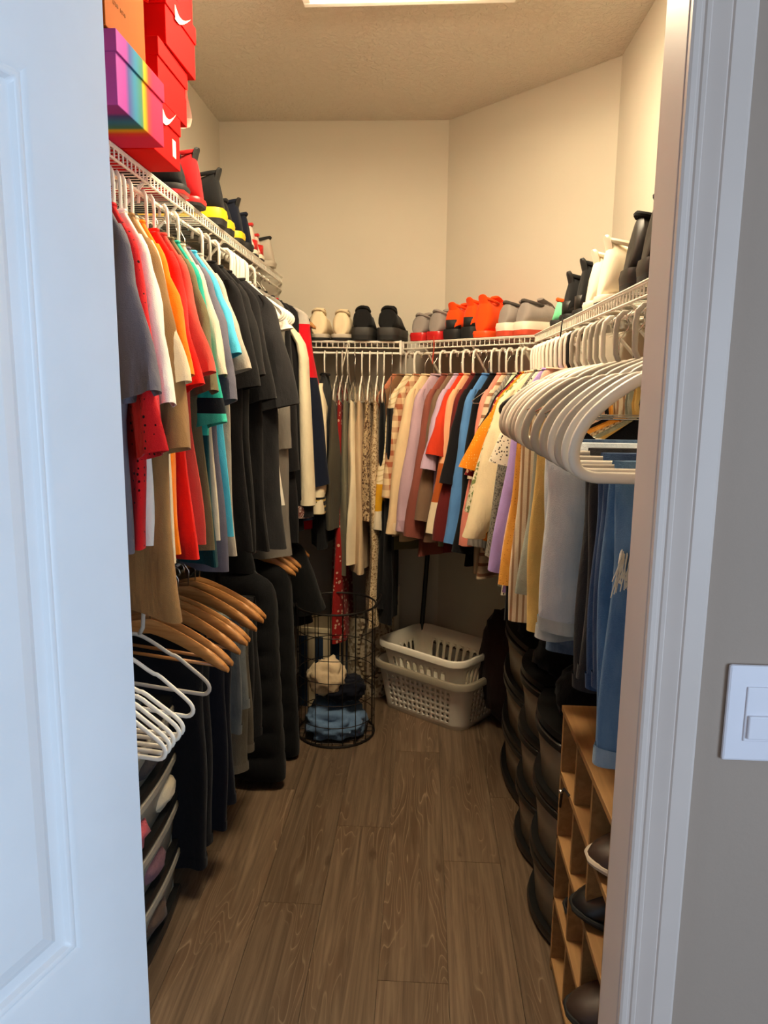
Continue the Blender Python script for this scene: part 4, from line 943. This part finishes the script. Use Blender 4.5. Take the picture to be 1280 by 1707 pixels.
# ================================================================== laundry baskets
def basket(label, loc, rotz, mat, rim_mat, top, bot, h, rimh, rim_w, holes, name='laundry_basket', floor_z=0.0):
    """rounded rectangular basket; top/bot: (half length, half width, corner radius)"""
    t = thing(name, label, 'basket', loc, rotz)
    cols, rows_, hx, hz, na, nb, vr = holes      # fractions of hole in the cell, number of cells on long / short sides
    def stations(a, b, r):
        S_ = []   # list of (x,y,nx,ny)
        def seg(p, q, n):
            for i in range(n): u = i/n; S_.append((p[0]+(q[0]-p[0])*u, p[1]+(q[1]-p[1])*u))
        def arc(cx, cy, a0, n):
            for i in range(n): an = R(a0+90*i/n); S_.append((cx+r*math.cos(an), cy+r*math.sin(an)))
        seg((a, -b+r), (a, b-r), nb); arc(a-r, b-r, 0, 6); seg((a-r, b), (-a+r, b), na); arc(-a+r, b-r, 90, 6)
        seg((-a, b-r), (-a, -b+r), nb); arc(-a+r, -b+r, 180, 6); seg((-a+r, -b), (a-r, -b), na); arc(a-r, -b+r, 270, 6)
        return S_
    flags = [True]*nb+[False]*6+[True]*na+[False]*6+[True]*nb+[False]*6+[True]*na+[False]*6
    N = len(flags)
    T_, B_ = stations(*top), stations(*bot)
    def P(s, v):
        i = int(math.floor(s)) % N; f = s-math.floor(s); j = (i+1) % N
        tx = T_[i][0]*(1-f)+T_[j][0]*f; ty = T_[i][1]*(1-f)+T_[j][1]*f
        bx = B_[i][0]*(1-f)+B_[j][0]*f; by = B_[i][1]*(1-f)+B_[j][1]*f
        return (bx+(tx-bx)*v, by+(ty-by)*v, h*v)
    m = MB(); v0, v1 = vr
    for i in range(N):
        m.add([P(i, 0), P(i+1, 0), P(i+1, v0), P(i, v0)], [(0, 1, 2, 3)]); m.add([P(i, v1), P(i+1, v1), P(i+1, 1), P(i, 1)], [(0, 1, 2, 3)])
        for r_ in range(rows_):
            a, b = v0+(v1-v0)*r_/rows_, v0+(v1-v0)*(r_+1)/rows_
            if flags[i]:
                cs, cv = i+0.5, (a+b)/2
                outer = [(i, a), (i+0.5, a), (i+1, a), (i+1, cv), (i+1, b), (i+0.5, b), (i, b), (i, cv)]
                inner = []
                for (s_, v_) in outer:
                    ds, dv = s_-cs, v_-cv; kk = 0.78 if (abs(ds) > 0.3 and abs(dv) > 1e-6) else 1.0
                    inner.append((cs+ds*2*hx*0.5*kk*1.0, cv+dv*hz*kk))
                m.add([P(*o) for o in outer]+[P(*o) for o in inner], [(k, (k+1) % 8, 8+(k+1) % 8, 8+k) for k in range(8)])
            else: m.add([P(i, a), P(i+1, a), P(i+1, b), P(i, b)], [(0, 1, 2, 3)])
    m.weld(1e-4).build('basket_wall', mat, t, smooth=True, angle=R(50), solid=0.003)
    MB().add([(x*0.995, y*0.995, 0.003) for x, y in B_]+[(x*0.995, y*0.995, 0.0) for x, y in B_], [tuple(range(N)), tuple(range(2*N-1, N-1, -1))]+[(i, (i+1) % N, N+(i+1) % N, N+i) for i in range(N)]).build('basket_floor', mat, t, smooth=False)
    rr_ = []
    for off, z in ((0.0, h-rimh*0.2), (rim_w*0.55, h-rimh), (rim_w, h-rimh*0.9), (rim_w*1.05, h-rimh*0.3), (rim_w*0.8, h), (rim_w*0.2, h+0.003), (-0.002, h-0.002), (0.0, h-rimh*0.2)):
        a, b, r = top; rr_.append([(x, y, z) for x, y in stations(a+off, b+off, r+off)])
    MB().loft(rr_).build('rim', rim_mat, t)
    return t
M_bg = simple('basket_grey', (228, 222, 210), 0.5, var=0.02); M_br = simple('basket_rim_taupe', (150, 140, 122), 0.5, var=0.02); M_bw = simple('basket_white', (240, 233, 216), 0.45, var=0.02)
ba = R(143)
basket('light grey perforated laundry basket standing on the floor under a smaller one', (0.098, 3.325, 0.001), ba, M_bg, M_br, (0.262, 0.182, 0.07), (0.225, 0.148, 0.06), 0.235, 0.03, 0.02, (0, 6, 0.42, 0.46, 13, 7, (0.10, 0.80)))
up_b = basket('white slotted laundry basket nested inside the grey perforated one', (0.090, 3.30, 0.125), R(141), M_bw, M_bw, (0.238, 0.168, 0.065), (0.190, 0.120, 0.05), 0.215, 0.028, 0.014, (0, 1, 0.66, 0.86, 8, 6, (0.22, 0.74)))
for k, zz in enumerate((0.0, 0.012)):
    pass
# ================================================================== wire hamper and its laundry
M_iron = simple('black_iron', (34, 28, 24), 0.5, 0.6)
HC = (-0.362, 3.055); HR = 0.168; HH = 0.585
wh = thing('wire_hamper', 'round black wire laundry hamper beside the black coat', 'hamper', (HC[0], HC[1], 0.0))
circ = lambda r, z, n=40, w=0: [(r*math.cos(2*PI*k/n)*(1+w*math.sin(3*2*PI*k/n)), r*math.sin(2*PI*k/n), z) for k in range(n)]
MB().tube(circ(HR, 0.006), 0.005, 6, closed=True).build('base_hoop', M_iron, wh)
MB().tube(circ(HR*1.02, HH), 0.0045, 6, closed=True).build('top_hoop', M_iron, wh)
for k in range(5): MB().tube(circ(HR, 0.09+k*0.098), 0.0019, 5, closed=True).build('ring_wire', M_iron, wh)
for k in range(18):
    a = 2*PI*k/18+0.1; c, s = math.cos(a)*HR, math.sin(a)*HR
    MB().tube([(c, s, 0.006), (c, s, HH)], 0.0019, 5).build('upright_wire', M_iron, wh)
bw = MB()
for k in range(-3, 4):
    y = k*0.045; l = math.sqrt(HR*HR-y*y); bw.tube([(-l, y, 0.006), (l, y, 0.006)], 0.0018, 4); bw.tube([(y, -l, 0.008), (y, l, 0.008)], 0.0018, 4)
bw.build('base_grid', M_iron, wh)
for s in (-1, 1):
    MB().tube([(s*(HR+0.002), -0.06, HH), (s*(HR+0.02), -0.055, HH+0.03), (s*(HR+0.026), 0, HH+0.045), (s*(HR+0.02), 0.055, HH+0.03), (s*(HR+0.002), 0.06, HH)], 0.004, 6).build('handle', M_iron, wh)
crumple('blue_shirt', 'light blue crumpled shirt at the bottom of the wire hamper', 'clothing', (HC[0], HC[1], 0.012), (0.125, 0.125, 0.07), fab((104, 132, 166)), 5, 0.34, 2.6, 4, flat=0.6)
crumple('navy_top', 'dark navy crumpled top on the blue shirt in the hamper', 'clothing', (HC[0]+0.03, HC[1]+0.01, 0.135), (0.085, 0.085, 0.05), fab((20, 22, 34)), 8, 0.34, 2.4, 4, rotz=0.5)
crumple('cream_top', 'cream crumpled top on the top of the hamper pile', 'clothing', (HC[0]-0.04, HC[1]-0.015, 0.175), (0.075, 0.065, 0.07), fab((222, 198, 162)), 11, 0.36, 2.5, 4)

# striped storage bin behind the hamper
M_canvas = fab((214, 196, 160)); M_navyc = fab((34, 52, 74))
sb = thing('storage_bin', 'cream storage bin with navy vertical stripe behind the wire hamper', 'bin', (-0.455, 3.40, 0.0), R(-8))
bb = MB(); w, d, hh = 0.098, 0.11, 0.385
bb.box(-w, w, -d, -d+0.006, 0, hh); bb.box(-w, w, d-0.006, d, 0, hh); bb.box(-w, -w+0.006, -d+0.006, d-0.006, 0, hh); bb.box(w-0.006, w, -d+0.006, d-0.006, 0, hh); bb.box(-w+0.006, w-0.006, -d+0.006, d-0.006, 0, 0.008)
bb.build('bin_body', M_canvas, sb, smooth=False)
for x in (-0.078, 0.0, 0.078):
    MB().box(x-0.020, x+0.020, -d-0.0015, -d+0.001, 0.0, hh-0.035).build('stripe', M_navyc, sb, smooth=False)
    if x == 0: pass
for y in (-0.06, 0.03): MB().box(w-0.001, w+0.0015, y-0.02, y+0.02, 0.0, hh-0.035).build('stripe', M_navyc, sb, smooth=False)
for a in ((-w-0.004, w+0.004, -d-0.004, -d+0.008), (-w-0.004, w+0.004, d-0.008, d+0.004), (-w-0.004, -w+0.008, -d, d), (w-0.008, w+0.004, -d, d)):
    MB().box(*a, hh-0.014, hh+0.006).build('rim', M_canvas, sb, smooth=False)
# tote with rope handle
tb = thing('tote_bag', 'white patterned tote bag with braided rope handle behind the hamper', 'bag', (-0.245, 3.48, 0.0), R(6))
M_tote = fab((206, 192, 164), 'speckle', (140, 122, 98), 26)
rings = [[(x, y, z) for x, y, z in ring_at(z, 0, 0.085+0.03*math.sin(z*5), 0, 0.05+0.012*math.sin(z*7), Fold(random.Random(3), 0.006, 30), 1, 30, 0.7)] for z in [0.0, 0.05, 0.11, 0.17, 0.23, 0.29, 0.34, 0.38, 0.40]]
MB().loft(rings, True, False).build('bag_body', M_tote, tb, solid=0.003)
hp = []
for i in range(25):
    a = R(-20-220*i/24); hp.append((0.005+0.062*math.cos(a), -0.075-0.012*math.sin(i*0.4), 0.255+0.15*math.sin(a)))
MB().tube(hp, [0.0065+0.0016*(i % 2) for i in range(25)], 8).build('rope_handle', fab((200, 182, 150), 'hstripe', (90, 74, 60), (0.024, 0.4)), tb)
# white paper roll and slim black pole in the corner
pr_ = thing('paper_roll', 'pale rolled paper standing between the tote and the laundry baskets', 'roll', (-0.135, 3.60, 0.0))
MB().tube([(0, 0, 0), (0, 0.01, 0.52)], 0.03, 18).build('roll', simple('pale_paper', (206, 198, 182), 0.7), pr_)
MB().tube([(0, 0.01, 0.519), (0, 0.0101, 0.523)], 0.012, 10).build('core', M_hb, pr_)
pl = thing('pole', 'slim black pole leaning in the back corner behind the white basket', 'pole', (-0.01, 3.50, 0.0))
MB().tube([(0, 0, 0.01), (0.058, 0.17, 0.95)], 0.012, 10).build('shaft', M_hb, pl)
MB().tube([(-0.0008, -0.002, 0.0), (0.001, 0.003, 0.022)], 0.016, 10).build('foot_cap', M_hb, pl)
# dark bag and folded boards behind the baskets
crumple('duffel_bag', 'dark brown soft bag slumped in the corner behind the laundry baskets', 'bag', (0.40, 3.155, 0.0), (0.14, 0.095, 0.26), fab((40, 24, 22)), 14, 0.12, 1.3, 4, rotz=R(-46))

# ================================================================== drawer towers
def clear_plastic(name, c, tr=0.55):
    t = NT(name); t.col(lin(c)); t.set(Roughness=0.35); t.b.inputs['Transmission Weight'].default_value = tr; t.b.inputs['IOR'].default_value = 1.3; t.b.inputs['Alpha'].default_value = 1.0
    return t.m
M_drw = clear_plastic('smoky_plastic', (168, 158, 138), 0.35)
M_frm = simple('drawer_frame_black', (24, 24, 24), 0.35)
M_frmg = simple('drawer_frame_grey', (150, 142, 126), 0.45)
def drawer_tower(label, x, y0, y1, zlist, sgn, depth=0.33, bow=0.045, frame=None, lipm=None, fills=(), name='drawer_tower', top_mat=None):
    """front at plane x facing the aisle (sgn = direction of the aisle along x)"""
    fm = frame or M_frm; lm_ = lipm or M_drw
    t = thing(name, label, 'drawers', (x, (y0+y1)/2, 0.0)); w = (y1-y0)/2
    H_ = zlist[-1]
    fr_ = MB()
    for yy in (-w+0.002, w-0.012): fr_.box(min(-sgn*depth, -sgn*0.02), max(-sgn*depth, -sgn*0.02), yy, yy+0.010, 0.0, H_)
    fr_.box(min(-sgn*depth, -sgn*(depth-0.01)), max(-sgn*depth, -sgn*(depth-0.01)), -w+0.012, w-0.012, 0, H_)
    fr_.build('frame', fm, t, smooth=False)
    def front(yv, extra=0): u = yv/w; return sgn*(bow*(1-u*u)+extra)-sgn*0.005
    ysl = [(-w+0.003)+(2*w-0.006)*i/12 for i in range(13)]
    def plate(z0, z1, nm, mat, e0, e1):
        rings = []
        rings = [[(front(y, e0), y, z0) for y in ysl]+[(-sgn*depth*0.97, y, z0) for y in reversed(ysl)], [(front(y, e1), y, z1) for y in ysl]+[(-sgn*depth*0.97, y, z1) for y in reversed(ysl)]]
        return MB().loft(rings, True, True).build(nm, mat, t, angle=R(35))
    plate(H_, H_+0.018, 'top_plate', top_mat or fm, 0.012, 0.010)
    plate(0.0, 0.02, 'base_plate', fm, 0.004, 0.008)
    for i, (a, b) in enumerate(zip(zlist, zlist[1:])):
        dr = bpy.data.objects.new('drawer', None); COL.objects.link(dr); dr.parent = t
        # bowed translucent front: slopes outwards to the top
        m = MB(); n = 13
        R0 = [(front(y, -0.012), y, a+0.014) for y in ysl]; R1 = [(front(y, -0.004), y, a+(b-a)*0.5) for y in ysl]; R2 = [(front(y, 0.006), y, b-0.030) for y in ysl]
        m.loft([R0, R1, R2], closed=False); m.build('drawer_front', M_drw, dr, solid=0.003)
        # curved grip lip along the top edge
        L0 = [(front(y, 0.006), y, b-0.032) for y in ysl]; L1 = [(front(y, 0.013), y, b-0.028) for y in ysl]; L2 = [(front(y, 0.012), y, b-0.014) for y in ysl]; L3 = [(front(y, 0.004), y, b-0.008) for y in ysl]
        MB().loft([L0, L1, L2, L3], closed=False).build('grip_lip', lm_, dr, solid=0.003)
        K = [[(front(y, e), y, a+zz) for y in ysl] for e, zz in ((-0.03, -0.006), (0.010, -0.008), (0.014, 0.004), (0.010, 0.016), (-0.03, 0.014))]
        MB().loft(K, closed=False).build('frame_edge', fm, dr)
        bx = MB(); x_0, x_1 = sorted((-sgn*0.01, -sgn*depth*0.93))
        bx.box(x_0, x_1, -w+0.016, -w+0.018, a+0.016, b-0.02); bx.box(x_0, x_1, w-0.018, w-0.016, a+0.016, b-0.02); bx.box(x_0, x_1, -w+0.016, w-0.016, a+0.014, a+0.016)
        bx.build('drawer_tray', M_drw, dr, smooth=False)
        for j, c in enumerate(fills[i] if i < len(fills) else ()):
            yc = -w*0.55+j*w*1.1/max(1, len(fills[i])-1) if len(fills[i]) > 1 else 0
            f = crumple('stored_clothing', None, None, (0, 0, 0), (0.085, min(0.085, w*0.42), (b-a)*0.26), fab(c), i*5+j+int(y0*10), 0.2, 2, 3)
            f.location = (x-sgn*0.06, (y0+y1)/2+yc, a+0.018); f['label'] = None
            del f['label']
            tag(f, STO.pop(0), 'clothing')
    return t
STO = ['dark folded cloth low in the farthest right drawer tower', 'grey folded cloth in the middle drawer of the farthest right tower', 'tan folded cloth in the top drawer of the farthest right tower',
       'reddish folded cloth low in the middle right drawer tower', 'grey brown cloth in the second drawer of the middle right tower', 'beige cloth in the top drawer of the middle right tower',
       'brown red cloth at the bottom of the nearest right drawer tower', 'slate cloth in the middle of the nearest right drawer tower', 'dark beige cloth in the top of the nearest right drawer tower',
       'brown cloth in the bottom drawer of the left drawer unit', 'mauve cloth in the second drawer of the left drawer unit', 'pink cloth in the third drawer of the left drawer unit', 'cream bundle beside the pink cloth in the left drawer unit', 'dark cloth in the uppermost drawer of the left drawer unit']
zl = [0.02, 0.215, 0.41, 0.60]
drawer_tower('farthest smoky drawer tower with bowed fronts beside the laundry baskets', 0.385, 2.475, 2.985, zl, -1, lipm=M_frm, fills=[[(60, 52, 44)], [(110, 100, 86)], [(130, 116, 92)]])
drawer_tower('middle smoky drawer tower with bowed fronts on the right', 0.385, 2.135, 2.465, zl, -1, lipm=M_frm, fills=[[(130, 70, 56)], [(100, 92, 80)], [(140, 130, 108)]])
drawer_tower('nearest smoky drawer tower behind the wooden shoe rack', 0.385, 1.80, 2.125, zl, -1, lipm=M_frm, fills=[[(110, 66, 56)], [(84, 84, 88)], [(120, 106, 86)]])
crumple('black_sweater_pile', 'black clothes heaped on top of the farthest drawer tower', 'clothing', (0.50, 2.70, 0.619), (0.15, 0.17, 0.12), fab((14, 14, 15)), 21, 0.25, 1.8, 4, flat=0.5)
crumple('black_blanket', 'black blanket draped over the middle drawer tower', 'blanket', (0.52, 2.29, 0.619), (0.13, 0.12, 0.105), fab((12, 12, 13)), 22, 0.25, 1.8, 4, flat=0.5)
crumple('black_bag', 'black soft bag behind the wooden shoe rack top', 'bag', (0.52, 1.95, 0.619), (0.13, 0.11, 0.10), fab((13, 13, 14)), 23, 0.2, 1.8, 4, flat=0.5)
drawer_tower('grey framed drawer unit with clear fronts behind the open door', -0.70, 1.56, 1.945, [0.03, 0.175, 0.325, 0.475, 0.62], 1, depth=0.27, bow=0.012, frame=M_frm, lipm=M_frmg, fills=[[(90, 70, 56)], [(122, 86, 92)], [(190, 84, 92), (206, 190, 160)], [(50, 46, 46)]])
crumple('black_jeans_pile', 'dark clothes piled on the left drawer unit under white hangers', 'clothing', (-0.83, 1.70, 0.639), (0.11, 0.17, 0.055), fab((18, 18, 22)), 25, 0.22, 2.0, 4, flat=0.5)

# ================================================================== wooden shoe rack with cubbies
M_pine = wood('pine_board', lin((146, 106, 62)), lin((178, 136, 86)), 1.0, 'Y', 0.5)
rk = thing('shoe_rack', 'wooden cubby shoe rack below the hanging jeans', 'shoe rack', (0.36, 1.12, 0.0))
RW, RD, RH, bt = 0.63, 0.30, 0.73, 0.015
zsr = [0.02, 0.195, 0.37, 0.545, RH-bt]
for i, z in enumerate(zsr):
    MB().box(-0.004 if i == 4 else 0.0, RD, 0, RW, z, z+bt).build('top_board' if i == 4 else 'shelf_board', M_pine, rk, smooth=False, bevel=0.0012)
for y in (0.0, RW-bt):
    MB().box(0, RD, y, y+bt, 0.0, zsr[-1]).build('side_panel', M_pine, rk, smooth=False, bevel=0.0012)
for i in range(4):
    for k in range(1, 4):
        y = k*RW/4-bt/2; MB().box(0.003, RD, y, y+bt*0.8, zsr[i]+bt, zsr[i+1]).build('divider', M_pine, rk, smooth=False)
MB().box(RD-0.004, RD, bt, RW-bt, 0.02, zsr[-1]).build('back_panel', M_pine, rk, smooth=False)
def flat_shoe(label, y, row, up, sole, x=0.40, L=0.26, ch=0.075):
    # toes towards the aisle
    s_ = shoe(label, (x+L, y, zsr[row]+bt+0.001), PI/2, up, sole, None, ch=ch, L=L, solez=0.014, name='flat_shoe')
    return s_
LB = simple('leather_dark', (22, 20, 22), 0.35); LBr = simple('leather_brown', (58, 42, 34), 0.45); LW = simple('leather_pale', (206, 190, 170), 0.5)
flat_shoe('black rounded shoe in the second row cubby of the wooden rack', 1.12+0.60*RW-0.05, 2, LB, SB, x=0.365)
flat_shoe('dark brown toed shoe sticking out of the low cubby by the door frame', 1.12+0.38*RW, 1, LBr, SB, x=0.345)
flat_shoe('black shoe deep in the low cubby of the wooden rack', 1.12+0.87*RW, 1, LB, SB, x=0.40)
flat_shoe('brown shoe with pale edge in the upper cubby near the door frame', 1.12+0.38*RW, 3, LBr, LW, x=0.37)
# cord with a bead on the rack corner
kc = thing('key_cord', 'black cord with a silver bead hanging on the shoe rack edge', 'cord', (0.356, 1.655, 0.56))
MB().tube([(0.004, -0.03, -0.002), (-0.006, -0.012, 0.006), (-0.008, 0.0, -0.008), (-0.008, 0.008, -0.035), (-0.008, 0.012, -0.055)], 0.0035, 6).build('cord', M_hb, kc)
MB().tube([(-0.010, 0.0, -0.012), (-0.010, 0.0, -0.010), (-0.010, 0.0, -0.004), (-0.010, 0, -0.002)], [0.002, 0.006, 0.006, 0.002], 10).build('bead', M_hm, kc)
